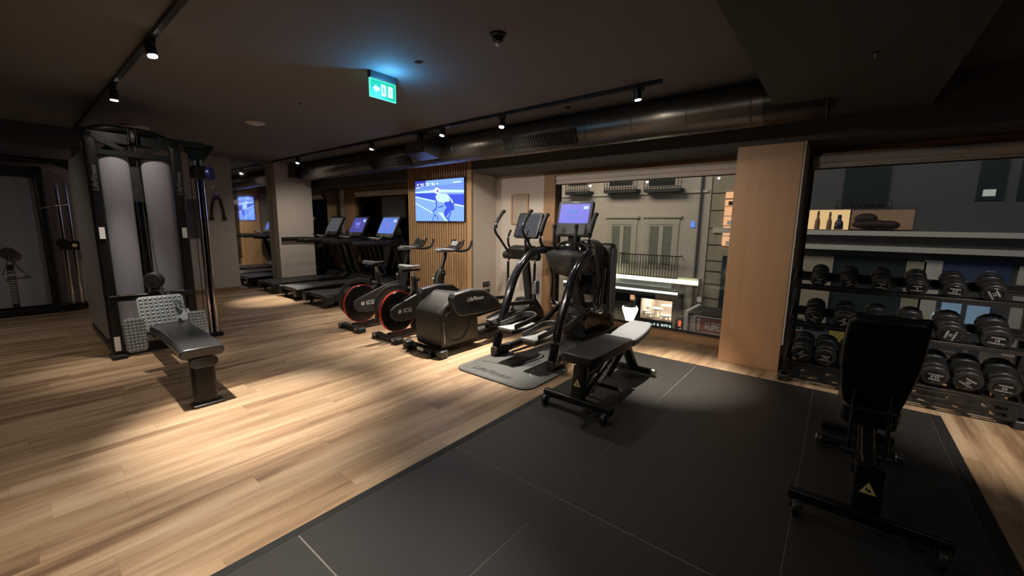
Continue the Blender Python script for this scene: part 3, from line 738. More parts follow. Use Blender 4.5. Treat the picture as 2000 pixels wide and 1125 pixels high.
# close grip handle lying on the foot plate, held by its carabiner chain
t = thing('row_handle', 'white metal close grip row handle hooked to the cable in front of the foot plate', 'cable handle', (-5.2, 1.08, .50))
hm = Matrix.Translation((-5.14, 1.085, .56)) @ Matrix.Scale(.9, 4) @ Matrix.Rotation(R(-25), 4, 'Y')
pb = MB().prism([(-.095, -.045), (-.075, -.068), (.075, -.068), (.098, -.045), (.092, -.015), (.055, -.008), (.03, .03), (.02, .062), (-.02, .062), (-.03, .03), (-.055, -.008), (-.092, -.015)], -.004, .004, 'yz').xf(hm)
obj('bracket_plate', pb, 'white_paint', t, .002)
for y, z in ((-.075, -.04), (.075, -.04), (0, .04)): obj('rivet', MB().cyl((.004, y, z), (.010, y, z), .010, n=10).xf(hm), 'steel', t)
for sgn in (-1, 1):
    obj('grip', MB().tube([(-.0, sgn*.07, -.05), (.01, sgn*.075, -.10), (.06, sgn*.075, -.135), (.10, sgn*.07, -.12)], .014, 10, smooth=4).xf(hm), 'rubberb', t)
ch = MB()
p0 = Vector((-5.80, 1.0, .80)); p1 = Vector((-5.17, 1.08, .62))
for k in range(5):
    a = p0.lerp(p1, k/5); b_ = p0.lerp(p1, (k+1.15)/5); d = (b_-a).normalized(); s_ = d.cross(Vector((0, 0, 1))).normalized() if k % 2 else d.cross(Vector((1, .2, 0))).normalized()
    ch.tube([a, a.lerp(b_, .25)+s_*.014, a.lerp(b_, .75)+s_*.014, b_, a.lerp(b_, .75)-s_*.014, a.lerp(b_, .25)-s_*.014], .0045, 6, closed=True, smooth=3)
obj('chain', ch, 'chrome', t)
obj('strap', MB().tube([(-5.86, .985, .78), (-5.62, 1.01, .70), (-5.40, 1.04, .62), (-5.20, 1.07, .53)], .010, 8, smooth=4), 'rope', t)

# second station further back on the left
t = thing('cable_machine', 'second cable machine at the far left edge, its grey shroud showing stack plates', 'cable machine', (-9.95, .1, 0))
GX = -9.80
for y in (.42, -.42): obj('post', MB().sweep(curve([(GX, y, .03), (GX, y, 2.05), (GX-.05, y, 2.2), (GX-.2, y, 2.25)], 4), rr(.10, .10, .025, 3), (0, 1, 0)), 'black', t)
obj('label_sticker', MB().b2(GX+.051, GX+.052, .40, .42, .98, 1.22), 'white_lbl', t)
obj('top_frame', MB().b2(GX-.25, GX+.02, -.45, .46, 2.14, 2.28).b2(GX-.2, GX-.05, -.4, .9, 2.36, 2.44).tube([(GX, -.3, 2.32), (GX, 0.1, 2.40), (GX, .55, 2.38), (GX, .8, 2.30)], .035, 10, smooth=4), 'black', t, .004)
obj('shroud_panel', MB().prism([(GX-.06, .375), (GX-.01, .30), (GX, .1), (GX, -.1), (GX-.01, -.30), (GX-.06, -.375), (GX-.07, -.375), (GX-.02, -.1), (GX-.02, .1), (GX-.07, .375)], .14, 2.12, 'xy'), 'shroud', t, .003)
ws = MB()
for k in range(15): ws.b2(GX+.004, GX+.02, -.03, .03, .20+k*.035, .20+k*.035+.022)
obj('weight_stack', ws, 'alu', t)
obj('stack_slot', MB().b2(GX+.0, GX+.006, -.035, .035, .14, .80), 'black', t)
obj('base_frame', MB().b2(GX-.25, GX+.06, -.5, .62, .02, .10).b2(GX-.1, GX+.02, .45, .80, .03, .12), 'black', t, .006)
obj('foot_pad', MB().cyl((GX+.05, .47, 0), (GX+.05, .47, .03), .06, n=18), 'plastic2', t)
for y in (.60, .70):
    obj('column_rail', MB().cyl((GX-.02, y, .05), (GX-.02, y, 2.1), .022, n=14), 'chrome', t)
cr_ = obj('carriage', MB().b2(GX-.06, GX+.08, .53, .77, 1.00, 1.14), 'plastic', t, .012)
obj('carriage_wheel', MB().cyl((GX+.08, .70, 1.08), (GX+.11, .70, 1.08), .075, n=24), 'black', cr_)
obj('wheel_emblem', MB().cyl((GX+.11, .70, 1.08), (GX+.113, .70, 1.08), .03, n=18), 'yellow', cr_)
obj('carriage_wheel', MB().cyl((GX+.08, .57, 1.12), (GX+.11, .57, 1.12), .07, n=24), 'black', cr_)
obj('chin_bar', MB().tube([(GX+.05, .40, 1.66), (GX+.10, .52, 1.70), (GX+.05, .64, 1.73), (GX+.02, .70, 1.74)], .013, 8, smooth=3), 'steel', t)
obj('low_pulley', MB().cyl((GX+.05, .0, .98), (GX+.09, .0, .98), .085, n=24), 'plastic', t)
obj('pulley_arm', MB().b2(GX-.02, GX+.05, -.02, .02, .90, 1.06), 'black', t)
t = thing('stirrup_handle', 'grey stirrup cable handle hanging in front of the far left shroud', 'cable handle', (GX+.1, 0, .7))
obj('strap', MB().tube([(GX+.09, .0, .90), (GX+.09, -.08, .66), (GX+.09, -.08, .64)], .006, 6).tube([(GX+.09, .0, .90), (GX+.09, .10, .70), (GX+.09, .12, .67)], .006, 6), 'rope', t)
obj('grip', MB().cyl((GX+.09, -.10, .63), (GX+.09, .13, .665), .014, n=12), 'alu', t)
obj('swivel', MB().cyl((GX+.09, 0, .88), (GX+.09, 0, .93), .010, n=10), 'chrome', t)

# rope attachment on its wall hook, notice board behind
t = thing('triceps_rope', 'black braided rope with two knobs hanging on the plaster wall', 'rope attachment', (XE+.07, 2.86, 1.6))
obj('rope', MB().tube([(XE+.06, 2.735, 1.57), (XE+.06, 2.76, 1.80), (XE+.06, 2.80, 1.94), (XE+.06, 2.855, 1.985), (XE+.06, 2.91, 1.94), (XE+.06, 2.935, 1.80), (XE+.06, 2.965, 1.57)], .020, 10, smooth=4), 'rope', t)
for y in (2.735, 2.965): obj('end_knob', MB().sph((XE+.06, y, 1.55), .045, sc=(.8, 1, .8)), 'rubberb', t)
obj('hanging_ring', MB().tube([(XE+.06, 2.855, 1.99), (XE+.06, 2.88, 2.02), (XE+.06, 2.855, 2.05), (XE+.06, 2.83, 2.02)], .006, 8, closed=True, smooth=3), 'steel', t)
obj('wall_hook', MB().cyl((XE+.03, 2.855, 2.05), (XE+.08, 2.855, 2.05), .008, n=8).b2(XE+.03, XE+.04, 2.83, 2.88, 2.02, 2.10), 'steel', t)
t = thing('wall_poster', 'framed dark poster on the plaster wall behind the chrome pulley column', 'poster', (XE+.03, 2.44, 1.55))
obj('poster_frame', MB().b2(XE+.031, XE+.045, 2.25, 2.62, 1.13, 1.97), 'alu', t, .002)
obj('poster_sheet', MB().b2(XE+.045, XE+.047, 2.27, 2.52, 1.15, 1.93), mat('poster_dark', (.07, .07, .075), .6, var=.6, bscale=14), t)
obj('poster_margin', MB().b2(XE+.045, XE+.047, 2.525, 2.60, 1.15, 1.93), 'grey_wall', t)
# ================================================================== treadmills (local: rear at y = 0, user faces +y)
M['scr1'] = emis('screen_violet', (.10, .10, .55), .35); M['scr2'] = emis('screen_blue', (.13, .28, .95), .45); M['scr0'] = emis('screen_grey', (.16, .17, .19), .25)
M['scr3'] = emis('screen_bright', (.20, .20, .85), .55); M['scrw'] = emis('screen_white', (.55, .75, .9), .6); M['scrdim'] = emis('screen_dim_navy', (.012, .02, .05), .5)
def console(parent, c, w, h, tilt, scr, chin=.0, lettering=True, body='black', shape=(.03,)):
    """tilted display, its face towards -y and up"""
    mm = Matrix.Translation(c) @ Matrix.Rotation(R(-tilt), 4, 'X')
    b = MB().prism(rr(w, h, .035, 4), -.018, .035, 'xz').xf(mm)
    o = obj('console', b, body, parent, .006)
    sh = h-.07-chin
    obj('screen', MB().prism(rr(w-.07, sh, .008, 2, 0, chin/2-.005), -.0205, -.0185, 'xz').xf(mm), scr, o)
    if scr in ('scr2', 'scr3', 'scr1'):
        k = MB(); k.prism(rr(.30*w, .22*sh, .005, 1, -.02, chin/2+.02), -.0212, -.0206, 'xz'); k.prism(rr(.36*w, .02, .004, 1, -.02, chin/2-.06), -.0212, -.0206, 'xz')
        obj('screen_window', k.xf(mm), 'scr3' if scr != 'scr3' else 'scr2', o)
        k = MB(); k.prism(rr(.14*w, .16*sh, .004, 1, w*.32, chin/2+.28*sh), -.0212, -.0206, 'xz')
        obj('screen_tile', k.xf(mm), 'scrw', o)
    if chin: obj('console_chin', MB().prism(rr(w-.10, chin, .012, 2, 0, -h/2+chin/2+.02), -.030, -.018, 'xz').xf(mm), 'plastic2', o, .003)
    if lettering:
        rm = mm.to_3x3() @ Euler((R(90), 0, 0)).to_matrix()
        text('console_lettering', 'LifeFitness', .022, 'alu', o, mm @ Vector((0, -.0195, h/2-.017)), rm, .0003, shear=.25)
    return o
def make_treadmill(label, scr):
    t = thing('treadmill', label, 'treadmill', (0, 0, 0), None, False)
    for s in (-1, 1):
        obj('side_rail', MB().prism([(.06, .10), (.02, .14), (.02, .20), (.10, .225), (1.55, .235), (1.55, .10)], s*.30, s*.42, 'yz'), 'black', t, .008)
        obj('rear_corner', MB().b2(s*.29, s*.43, -.02, .16, .06, .225), 'plastic', t, .02, 3)
        obj('rear_foot', MB().cyl((s*.37, .12, 0), (s*.37, .12, .08), .025, n=12), 'rubberb', t)
        obj('upright', MB().sweep([(s*.40, 1.80, .10), (s*.385, 1.62, .62), (s*.37, 1.50, 1.06)], rr(.075, .13, .03, 3), (0, 1, 0)), 'black', t)
        obj('handrail', MB().sweep(curve([(s*.385, .55, 1.115), (s*.385, .75, 1.12), (s*.38, 1.1, 1.12), (s*.36, 1.45, 1.10)], 4), rr(.07, .085, .03, 3)), 'rubberb', t)
        obj('cup_holder', MB().cyl((s*.26, 1.42, 1.06), (s*.26, 1.42, 1.15), .06, .066, 18), 'plastic', t)
    bl = MB().b2(-.30, .30, .03, 1.56, .195, .222); bl.cyl((-.30, .06, .185), (.30, .06, .185), .037, n=16)
    obj('running_belt', bl, 'belt', t)
    obj('lower_frame', MB().b2(-.28, .28, .15, 1.7, .08, .16).b2(-.38, .38, 1.2, 1.3, .03, .1), 'black', t)
    obj('motor_cover', MB().prism([(1.52, .12), (1.50, .25), (1.62, .34), (1.85, .37), (2.02, .30), (2.06, .12)], -.42, .42, 'yz'), 'plastic', t, .02, 3)
    obj('console_base', MB().prism([(1.30, 1.05), (1.28, 1.13), (1.42, 1.17), (1.66, 1.22), (1.70, 1.12), (1.60, 1.02)], -.42, .42, 'yz'), 'black', t, .015)
    obj('grab_bar', MB().tube([(-.22, 1.38, 1.15), (-.20, 1.26, 1.20), (0, 1.22, 1.21), (.20, 1.26, 1.20), (.24, 1.30, 1.30)], .018, 10, smooth=4), 'alu', t)  # pale metal colour stands in for lamplight on a black bar
    for s in (-1, 1): obj('control_paddle', MB().tube([(s*.30, 1.33, 1.14), (s*.305, 1.28, 1.19), (s*.31, 1.22, 1.235)], .014, 8), 'rubberb', t)
    obj('console_neck', MB().b2(-.13, .13, 1.58, 1.66, 1.15, 1.35), 'black', t, .01)
    console(t, (0, 1.60, 1.425), .60, .50, 27, scr, .07, False)
    return t
tm = make_treadmill('treadmill furthest left with a dark grey screen, beside the white pilaster', 'scr0')
T2 = make_treadmill('middle treadmill of three, with a violet lit screen', 'scr1')
T3 = make_treadmill('treadmill nearest the indoor bikes, with a bright blue screen', 'scr2')
for o, x, y in ((tm, -9.55, 3.42), (T2, -8.48, 3.42), (T3, -7.32, 3.40)):
    o.location = (x, y, 0); o['group'] = 'treadmills facing the window'

# ================================================================== indoor bikes (local: rear stabiliser at y = 0)
def make_bike(label):
    t = thing('indoor_bike', label, 'exercise bike', (0, 0, 0), None, False)
    for y, w in ((0, .50), (1.12, .46)):
        o = obj('stabilizer', MB().sweep([(-w/2, y, .045), (w/2, y, .045)], rr(.085, .055, .02, 3)), 'plastic', t, .004)
        for s in (-1, 1):
            obj('stabilizer_foot', MB().box((s*(w/2-.03), y, .035), (.11, .115, .07)), 'rubberb', o, .014, 3)
            if y == 0: obj('foot_cap', MB().box((s*(w/2-.05), y-.062, .055), (.05, .004, .03)), 'alu', o)
    obj('base_rail', MB().bar((0, .02, .06), (0, 1.12, .06), .07, .06), 'black', t)
    # flywheel with its red ring
    fw = obj('flywheel', MB().lathe([(.02, -.020), (.252, -.020), (.262, -.012), (.262, .012), (.252, .020), (.02, .020)], (.055, .13, .375), 'X', 48), 'disc', t)
    obj('red_ring', MB().lathe([(.262, -.016), (.268, -.016), (.268, .016), (.262, .016)], (.055, .13, .375), 'X', 48, ring=True), 'red', fw)
    obj('wheel_hub', MB().lathe([(.07, 0), (.06, .02), (.02, .03)], (.075, .13, .375), 'X', 24), 'plastic2', fw)
    g = MB().prism([(.04, .27), (-.03, .33), (-.03, .42), (.05, .47), (.50, .62), (.72, .66), (.80, .60), (.80, .48), (.66, .33), (.55, .27), (.18, .25)], .095, .135, 'yz')
    cg = obj('drive_cover', g, 'plastic2', t, .012, 3)
    text('cover_lettering', 'ICG', .078, 'white_lbl', cg, (.1362, .225, .385), EAST, .0004, bold=.01)
    obj('cover_emblem', MB().lathe([(.026, 0), (.026, .001)], (.1358, .105, .385), 'X', 20), 'white_lbl', cg)
    obj('emblem_cut', MB().b2(.1366, .1374, .102, .108, .36, .41).b2(.1366, .1374, .085, .125, .382, .387), 'plastic2', cg)
    cv = [(-.03, .22), (-.14, .36), (-.16, .50), (-.10, .62), (.02, .69), (.18, .70), (.30, .66)]
    obj('wheel_guard', MB().sweep(curve([(.02, a, b) for a, b in cv], 4), rr(.06, .02, .008, 2), (1, 0, 0)), 'plastic2', t)
    fr = MB()
    fr.sweep([(0, .12, .16), (0, .10, .375)], rr(.05, .05, .012, 2), (1, 0, 0)); fr.sweep([(0, .42, .10), (0, .46, .62)], rr(.07, .08, .02, 2), (1, 0, 0))
    fr.sweep([(0, .30, .52), (0, .86, .50)], rr(.06, .07, .02, 2))
    fr.sweep([(0, .10, .40), (0, .46, .60)], rr(.05, .05, .015, 2))
    fr.sweep([(0, .90, .08), (0, .86, .52)], rr(.06, .07, .02, 2), (1, 0, 0))
    obj('frame', fr, 'black', t)
    hd = MB().prism([(.74, .46), (.80, .52), (.82, .76), (.88, .86), (.98, .86), (.94, .62), (.86, .46)], -.04, .04, 'yz')
    obj('head_tube', hd, 'plastic2', t, .012, 3)
    obj('fork_strut', MB().sweep([(0, .36, .66), (0, .78, .50)], rr(.05, .035, .012, 2)), 'alu', t)
    obj('seat_tube', MB().sweep([(0, .46, .60), (0, .44, .80)], rr(.075, .065, .02, 2), (1, 0, 0)), 'plastic2', t)
    obj('seat_post', MB().cyl((0, .44, .78), (0, .42, .89), .020, n=14), 'chrome', t)
    obj('seat_slider', MB().b2(-.025, .025, .26, .54, .875, .90), 'black', t, .004)
    obj('adjustment_knob', MB().cyl((.04, .46, .76), (.09, .46, .76), .022, n=14), 'chrome', t)
    obj('adjustment_knob', MB().cyl((.045, .92, .80), (.085, .92, .80), .022, n=14), 'chrome', t)
    sd = MB(); pts = curve([(0, .26, .935), (0, .34, .945), (0, .44, .94), (0, .55, .945)], 4)
    n = len(pts); sd.sweep(pts, rr(.26, .05, .02, 4), scales=[.75+.25*math.sin(PI*min(1, i/(n*.45))) if i < n*.25 else max(.18, 1.0-1.0*((i-n*.25)/(n*.75))**.7) for i in range(n)])
    obj('saddle', sd, 'vinyl_grey', t, .008)
    obj('handlebar_post', MB().sweep([(0, .92, .82), (0, 1.02, 1.10)], rr(.05, .04, .015, 2), (1, 0, 0)), 'black', t)
    obj('handlebar_slider', MB().box((0, 1.00, 1.125), (.07, .34, .045)), 'alu', t, .006)
    obj('center_pad', MB().box((0, 1.19, 1.19), (.17, .17, .03), (R(42), 0, 0)), 'rubberb', t, .008)
    for s in (-1, 1):
        obj('handlebar', MB().tube([(s*.03, 1.0, 1.145), (s*.19, 1.01, 1.14), (s*.215, 1.10, 1.125), (s*.21, 1.24, 1.135), (s*.205, 1.31, 1.18), (s*.20, 1.35, 1.265)], .019, 10, smooth=5), 'rubberb', t)
        obj('handlebar', MB().tube([(s*.06, 1.04, 1.14), (s*.09, 1.16, 1.145), (s*.095, 1.24, 1.19), (s*.095, 1.29, 1.275)], .018, 10, smooth=5), 'rubberb', t)
        obj('crank', MB().bar((s*.14, .52, .40), (s*.15, .52+s*.12, .40-s*.11), .02, .03), 'steel', t)
        obj('pedal', MB().box((s*.20, .52+s*.12, .40-s*.11), (.09, .09, .03)), 'black', t, .006)
    obj('elbow_rest', MB().tube([(-.20, 1.02, 1.145), (-.10, .94, 1.15), (.10, .94, 1.15), (.20, 1.02, 1.145)], .014, 8, smooth=4), 'alu', t)
    obj('display', MB().box((0, 1.20, 1.22), (.14, .02, .09), (R(-40), 0, 0)), 'black', t, .004)
    obj('brake_lever', MB().cyl((0, .80, .60), (0, .78, .72), .012, n=10).sph((0, .78, .73), .02), 'steel', t)
    return t
bk = make_bike('black indoor cycling bike on the left, its wheel closer to the treadmills')
bk.location = (-5.27, 2.95, 0); bk['group'] = 'indoor cycling bikes'
dup(bk, (-4.44, 2.97, 0), 0, 'black indoor cycling bike on the right, in front of the slatted oak panel', 'indoor cycling bikes')

# ================================================================== elliptical trainer with rear drive housing
t = thing('elliptical_trainer', 'elliptical trainer with a large grey rear drive housing beside the bikes', 'elliptical trainer', (0, 0, 0), None, False)
o = obj('rear_stabilizer', MB().sweep([(-.30, -.04, .055), (.30, -.04, .055)], rr(.10, .06, .025, 3)), 'black', t, .004)
for s in (-1, 1):
    obj('stabilizer_cap', MB().box((s*.31, -.04, .05), (.09, .12, .085)), 'plastic2', o, .02, 3)
    obj('transport_wheel', MB().cyl((s*.20-.02, -.12, .035), (s*.20+.02, -.12, .035), .035, n=18), 'gloss', o)
    obj('wheel_axle', MB().cyl((s*.20-.03, -.12, .035), (s*.20+.03, -.12, .035), .010, n=10), 'chrome', o)
obj('stabilizer_label', MB().box((-.02, -.092, .055), (.11, .003, .04)), 'white_lbl', o)
hs = MB().prism([(.03, .06), (.0, .14), (-.01, .46), (.01, .52), (.07, .57), (.30, .70), (.62, .64), (.66, .06)], -.225, .225, 'yz')
ho = obj('rear_housing', hs, 'plastic2', t, .035, 4)
ci = MB()
cp = [(.2262, .27+.20*math.cos(a), .33+.20*math.sin(a)) for a in [R(158+k*224/30) for k in range(31)]]
ci.tube(cp, .006, 6)
obj('crank_cover_seam', ci, 'black', ho)
obj('housing_panel', MB().prism([(.065, .12), (.05, .36), (.06, .39), (.075, .39), (.072, .36), (.082, .13)], .224, .227, 'yz'), 'alu', ho)
obj('housing_top_line', MB().sweep([(.2255, .08, .46), (.2255, .17, .50)], rr(.01, .012, .004, 2)), 'alu', ho)
for s in (-1, 1):
    pd = MB().prism([(.22, .44), (.14, .52), (.10, .66), (.14, .72), (.40, .745), (.64, .72), (.90, .56), (.93, .50), (.90, .44), (.60, .42)], s*.235, s*.335, 'yz')
    po = obj('crank_arm_cover', pd, 'plastic', t, .022, 3)
    if s > 0: text('cover_lettering', 'LifeFitness', .068, 'white_lbl', po, (.3365, .47, .625), EAST, .0004, shear=.3, bold=.01)
    obj('arm_joint', MB().cyl((s*.24, .92, .47), (s*.33, .92, .47), .035, n=16), 'steel', t)
    obj('pedal_link', MB().bar((s*.28, .90, .47), (s*.28, 1.75, .40), .05, .05), 'plastic2', t)
    dy = .10 if s > 0 else -.25
    f = obj('foot_pedal', MB().sweep([(s*.22, .78+dy, .245), (s*.22, 1.20+dy, .31)], rr(.17, .035, .012, 2)), 'pedal', t, .004)
    obj('pedal_wall', MB().sweep([(s*.135, .80+dy, .275), (s*.135, 1.18+dy, .34)], rr(.012, .05, .004, 1)).sweep([(s*.305, .80+dy, .275), (s*.305, 1.18+dy, .34)], rr(.012, .05, .004, 1)), 'plastic2', f)
    obj('pedal_arm', MB().bar((s*.22, .70+dy, .20), (s*.22, 1.85, .30), .06, .05), 'black', t)
    obj('moving_arm', MB().tube([(s*.24, 1.86, .30), (s*.245, 1.80, .62), (s*.25, 1.80, .95), (s*.24, 1.82, 1.05), (s*.25, 1.62, 1.28), (s*.25, 1.50, 1.40), (s*.25, 1.50, 1.50), (s*.25, 1.66, 1.68)], .019, 12, smooth=5), 'gloss', t)
    obj('arm_grip', MB().tube([(s*.25, 1.50, 1.46), (s*.25, 1.53, 1.55), (s*.25, 1.66, 1.69), (s*.25, 1.70, 1.70)], .024, 12, smooth=5), 'rubberb', t)
    obj('static_grip', MB().tube([(s*.16, 1.80, 1.14), (s*.16, 1.70, 1.20), (s*.16, 1.68, 1.32), (s*.16, 1.74, 1.43)], .017, 10, smooth=5), 'rubberb', t)
    obj('arm_boot', MB().box((s*.25, 1.83, .60), (.08, .10, .20)), 'alu', t, .012)
obj('floor_rail', MB().sweep([(.10, .60, .10), (.10, 2.0, .10)], rr(.07, .07, .02, 2)).sweep([(-.10, .60, .10), (-.10, 2.0, .10)], rr(.07, .07, .02, 2)), 'black', t)
obj('floor_rail_cover', MB().b2(-.055, .055, .6, 1.9, .06, .13), 'alu', t, .006)
obj('front_base', MB().prism([(1.75, .03), (1.72, .22), (1.88, .40), (2.02, .40), (2.20, .20), (2.24, .03)], -.16, .16, 'yz'), 'black', t, .03, 3)
obj('front_stabilizer', MB().sweep([(-.30, 2.12, .05), (.30, 2.12, .05)], rr(.09, .07, .025, 3)), 'black', t)
obj('mast', MB().sweep([(0, 2.02, .35), (0, 1.94, .80), (0, 1.88, 1.12)], rr(.12, .10, .03, 3), (0, 1, 0)), 'plastic2', t)
obj('arm_crossbar', MB().cyl((-.36, 1.84, 1.05), (.30, 1.84, 1.05), .058, n=24), 'plastic', t, .012)
obj('accessory_tray', MB().prism([(1.68, 1.10), (1.66, 1.17), (1.80, 1.21), (1.96, 1.20), (1.98, 1.08), (1.82, 1.04)], -.16, .16, 'yz'), 'plastic', t, .02, 3)
obj('console_neck', MB().cyl((0, 1.92, 1.18), (0, 1.97, 1.36), .035, n=16), 'alu', t)
console(t, (0, 1.965, 1.50), .44, .40, 24, 'scrdim', 0, True)
t.location = (-3.68, 3.0, 0)

# ================================================================== arc trainer
t = thing('arc_trainer', 'large black arc trainer with curved front posts, blue screen and tall rear shroud', 'elliptical trainer', (0, 0, 0), None, False)
for s in (-1, 1):
    obj('curved_post', MB().tube([(s*.385, .0, .07), (s*.385, .07, .30), (s*.385, .17, .56), (s*.385, .30, .84), (s*.38, .42, 1.0), (s*.37, .60, 1.13), (s*.34, .80, 1.185), (s*.26, .98, 1.17)], .050, 18, smooth=6), 'gloss', t)
    o = obj('post_foot', MB().sweep([(s*.385, -.02, .05), (s*.385, .25, .055)], rr(.085, .10, .03, 3)), 'plastic', t, .008)
    obj('foot_cap', MB().sweep([(s*.385, -.045, .055), (s*.385, -.02, .055)], rr(.095, .11, .035, 3)), 'plastic2', o, .004)
    obj('foot_bolt', MB().cyl((s*.428, .10, .07), (s*.436, .10, .07), .010, n=10), 'chrome', o)
    obj('side_frame', MB().sweep([(s*.36, .22, .06), (s*.33, .9, .09), (s*.30, 1.7, .10)], rr(.06, .09, .02, 2)), 'black', t)
    dz = .05 if s < 0 else 0; dy = 0.02 if s < 0 else -.02
    p = obj('foot_pedal', MB().sweep([(s*.17, -.13+dy, .315+dz), (s*.17, .12+dy, .295+dz), (s*.17, .30+dy, .31+dz)], rr(.20, .03, .01, 2)), 'pedal', t, .006)
    rm = curve([(s*.17-.10, -.08+dy, .34+dz), (s*.17-.105, .14+dy, .36+dz), (s*.17-.10, .32+dy, .385+dz), (s*.17, .37+dy, .40+dz), (s*.17+.10, .32+dy, .385+dz), (s*.17+.105, .14+dy, .36+dz), (s*.17+.10, -.08+dy, .34+dz)], 4)
    obj('pedal_rim', MB().sweep(rm, rr(.010, .055, .004, 1)), 'plastic2', p)
    obj('rim_edge', MB().tube([Vector(q)+Vector((0, 0, .030)) for q in rm], .0035, 6), 'alu', p)
    obj('pedal_underside', MB().sweep([(s*.17, -.10+dy, .275+dz), (s*.17, .36+dy, .27+dz)], rr(.17, .05, .02, 2)), 'black', p)
    obj('pedal_arm', MB().sweep(curve([(s*.17, .25+dy, .27+dz), (s*.18, .60, .30), (s*.20, .95, .42), (s*.22, 1.12, .46)], 4), rr(.05, .07, .02, 2)), 'plastic', t)
    obj('moving_arm', MB().tube([(s*.29, 1.12, .42), (s*.31, 1.02, .56), (s*.33, 1.06, .80), (s*.345, 1.0, 1.0), (s*.34, .92, 1.14), (s*.34, .80, 1.26), (s*.34, .78, 1.36), (s*.34, .90, 1.60)], .020, 12, smooth=5), 'gloss', t)
    obj('arm_grip', MB().tube([(s*.34, .775, 1.40), (s*.34, .82, 1.50), (s*.34, .90, 1.61), (s*.34, .93, 1.62)], .026, 12, smooth=4), 'rubberb', t)
    obj('arm_pivot', MB().cyl((s*.24, 1.12, .45), (s*.34, 1.12, .45), .045, n=18).sph((s*.34, 1.12, .45), .045), 'chrome', t)
    obj('static_grip', MB().tube([(s*.15, .86, 1.20), (s*.15, .80, 1.26), (s*.15, .79, 1.36), (s*.15, .80, 1.47)], .018, 10, smooth=5).lathe([(.022, 0), (.026, .02), (.026, .045), (.015, .055)], (s*.15, .80, 1.455), 'Z', 14), 'rubberb', t)
hub = MB().lathe([(.03, .86), (.17, .90), (.25, .98), (.30, 1.06), (.315, 1.12), (.305, 1.16), (.22, 1.19), (.10, 1.20)], (0, .93, 0), 'Z', 36, (1.05, .72, 1))
obj('hub_bowl', hub, 'plastic2', t)
obj('hub_top', MB().lathe([(.20, 1.18), (.17, 1.24), (.12, 1.29), (.05, 1.31)], (0, .95, 0), 'Z', 30, (1.2, .75, 1)), 'gloss', t)
obj('hub_ring', MB().tube([(.16+.0, .70, 1.17), (.17, .69, 1.10), (.15, .72, 1.0), (.11, .76, .92)], .007, 8, smooth=4), 'black', t)
obj('mast', MB().sweep([(0, 1.02, .92), (0, 1.20, .50), (0, 1.35, .12)], rr(.17, .12, .04, 3), (0, 1, 0), scales=[.7, .9, 1.2]), 'plastic', t)
obj('console_bracket', MB().b2(-.07, .07, .98, 1.06, 1.24, 1.46), 'black', t, .01)
console(t, (0, 1.00, 1.575), .48, .44, 14, 'scr3', .13, True, 'plastic')
obj('cup_holder', MB().cyl((.0, 1.15, 1.18), (.0, 1.15, 1.30), .06, .068, 20), 'black', t)
obj('drive_housing', MB().prism([(1.05, .06), (1.0, .34), (1.12, .48), (1.32, .52), (1.60, .46), (1.78, .30), (1.80, .06)], -.24, .20, 'yz'), 'gloss', t, .05, 4)
sh = MB().prism([(1.76, .06), (1.75, .20), (1.74, .30), (1.73, 1.02), (1.75, 1.20), (1.78, 1.26), (1.88, 1.26), (1.94, 1.18), (1.95, .12), (1.93, .06)], -.03, .17, 'yz')
so = obj('rear_shroud', sh, 'plastic', t, .04, 4)
obj('shroud_side_panel', MB().prism([(1.82, .14), (1.80, .26), (1.74, .34), (1.72, 1.02), (1.76, 1.18), (1.80, 1.21), (1.87, 1.21), (1.91, 1.15), (1.92, .14)], .171, .178, 'yz'), 'alu', so, .003)
obj('shroud_badge', MB().lathe([(.032, 0), (.032, .003)], (.179, 1.87, .26), 'X', 20), 'white_lbl', so)
obj('pivot_housing', MB().prism(rr(.36, .52, .17, 6, -.09, 1.05), 1.46, 1.72, 'xz'), 'plastic2', t, .04, 4)
obj('pivot_drum', MB().cyl((-.06, 1.44, .78), (-.06, 1.70, .78), .17, n=32), 'gloss', t, .02, 3)
obj('link_rod', MB().cyl((.20, 1.40, .40), (.20, 1.50, .95), .022, n=12), 'chrome', t)
obj('link_rod', MB().cyl((-.20, 1.40, .40), (-.20, 1.50, .95), .022, n=12), 'chrome', t)
obj('link_sleeve', MB().cyl((.10, 1.20, .62), (.10, 1.24, .86), .10, .11, 20), 'gloss', t)
obj('top_beam', MB().sweep([(0, .95, 1.10), (0, 1.62, 1.12)], rr(.12, .12, .03, 3)), 'black', t)
obj('base_plate', MB().b2(-.30, .46, 1.72, 1.98, .0, .05), 'black', t, .01)
t.location = (-2.58, 3.42, .015)

# grey moulded floor mat under the arc trainer
t = thing('equipment_mat', 'grey moulded mat with a cut-out and a silver border line under the arc trainer', 'floor mat', (-2.58, 3.3, 0))
def outl(x0, x1, y0, y1, r): return rr(x1-x0, y1-y0, r, 6, (x0+x1)/2, (y0+y1)/2)
mb = MB()
mb.prism(outl(-3.04, -2.07, 2.82, 3.62, .13), 0, .014, 'xy')
obj('mat_sheet', mb, 'matgrey', t, .004)
mb = MB().prism(outl(-2.80, -2.22, 3.50, 4.75, .06), 0, .0125, 'xy')
obj('mat_tongue', mb, 'matgrey', t, .003)
obj('mat_cutout', MB().prism([(-2.76, 3.34), (-2.80, 3.60), (-2.45, 3.62), (-2.42, 3.40), (-2.50, 3.30), (-2.62, 3.27)], .0125, .0145, 'xy'), 'rubber_edge', t)
obj('border_line', MB().tube([(-3.00, 3.10, .015), (-3.00, 2.93, .015), (-2.985, 2.88, .015), (-2.93, 2.862, .015), (-2.5, 2.86, .015), (-2.20, 2.86, .015), (-2.14, 2.875, .015), (-2.115, 2.93, .015)], .005, 6, smooth=4), 'matline', t)
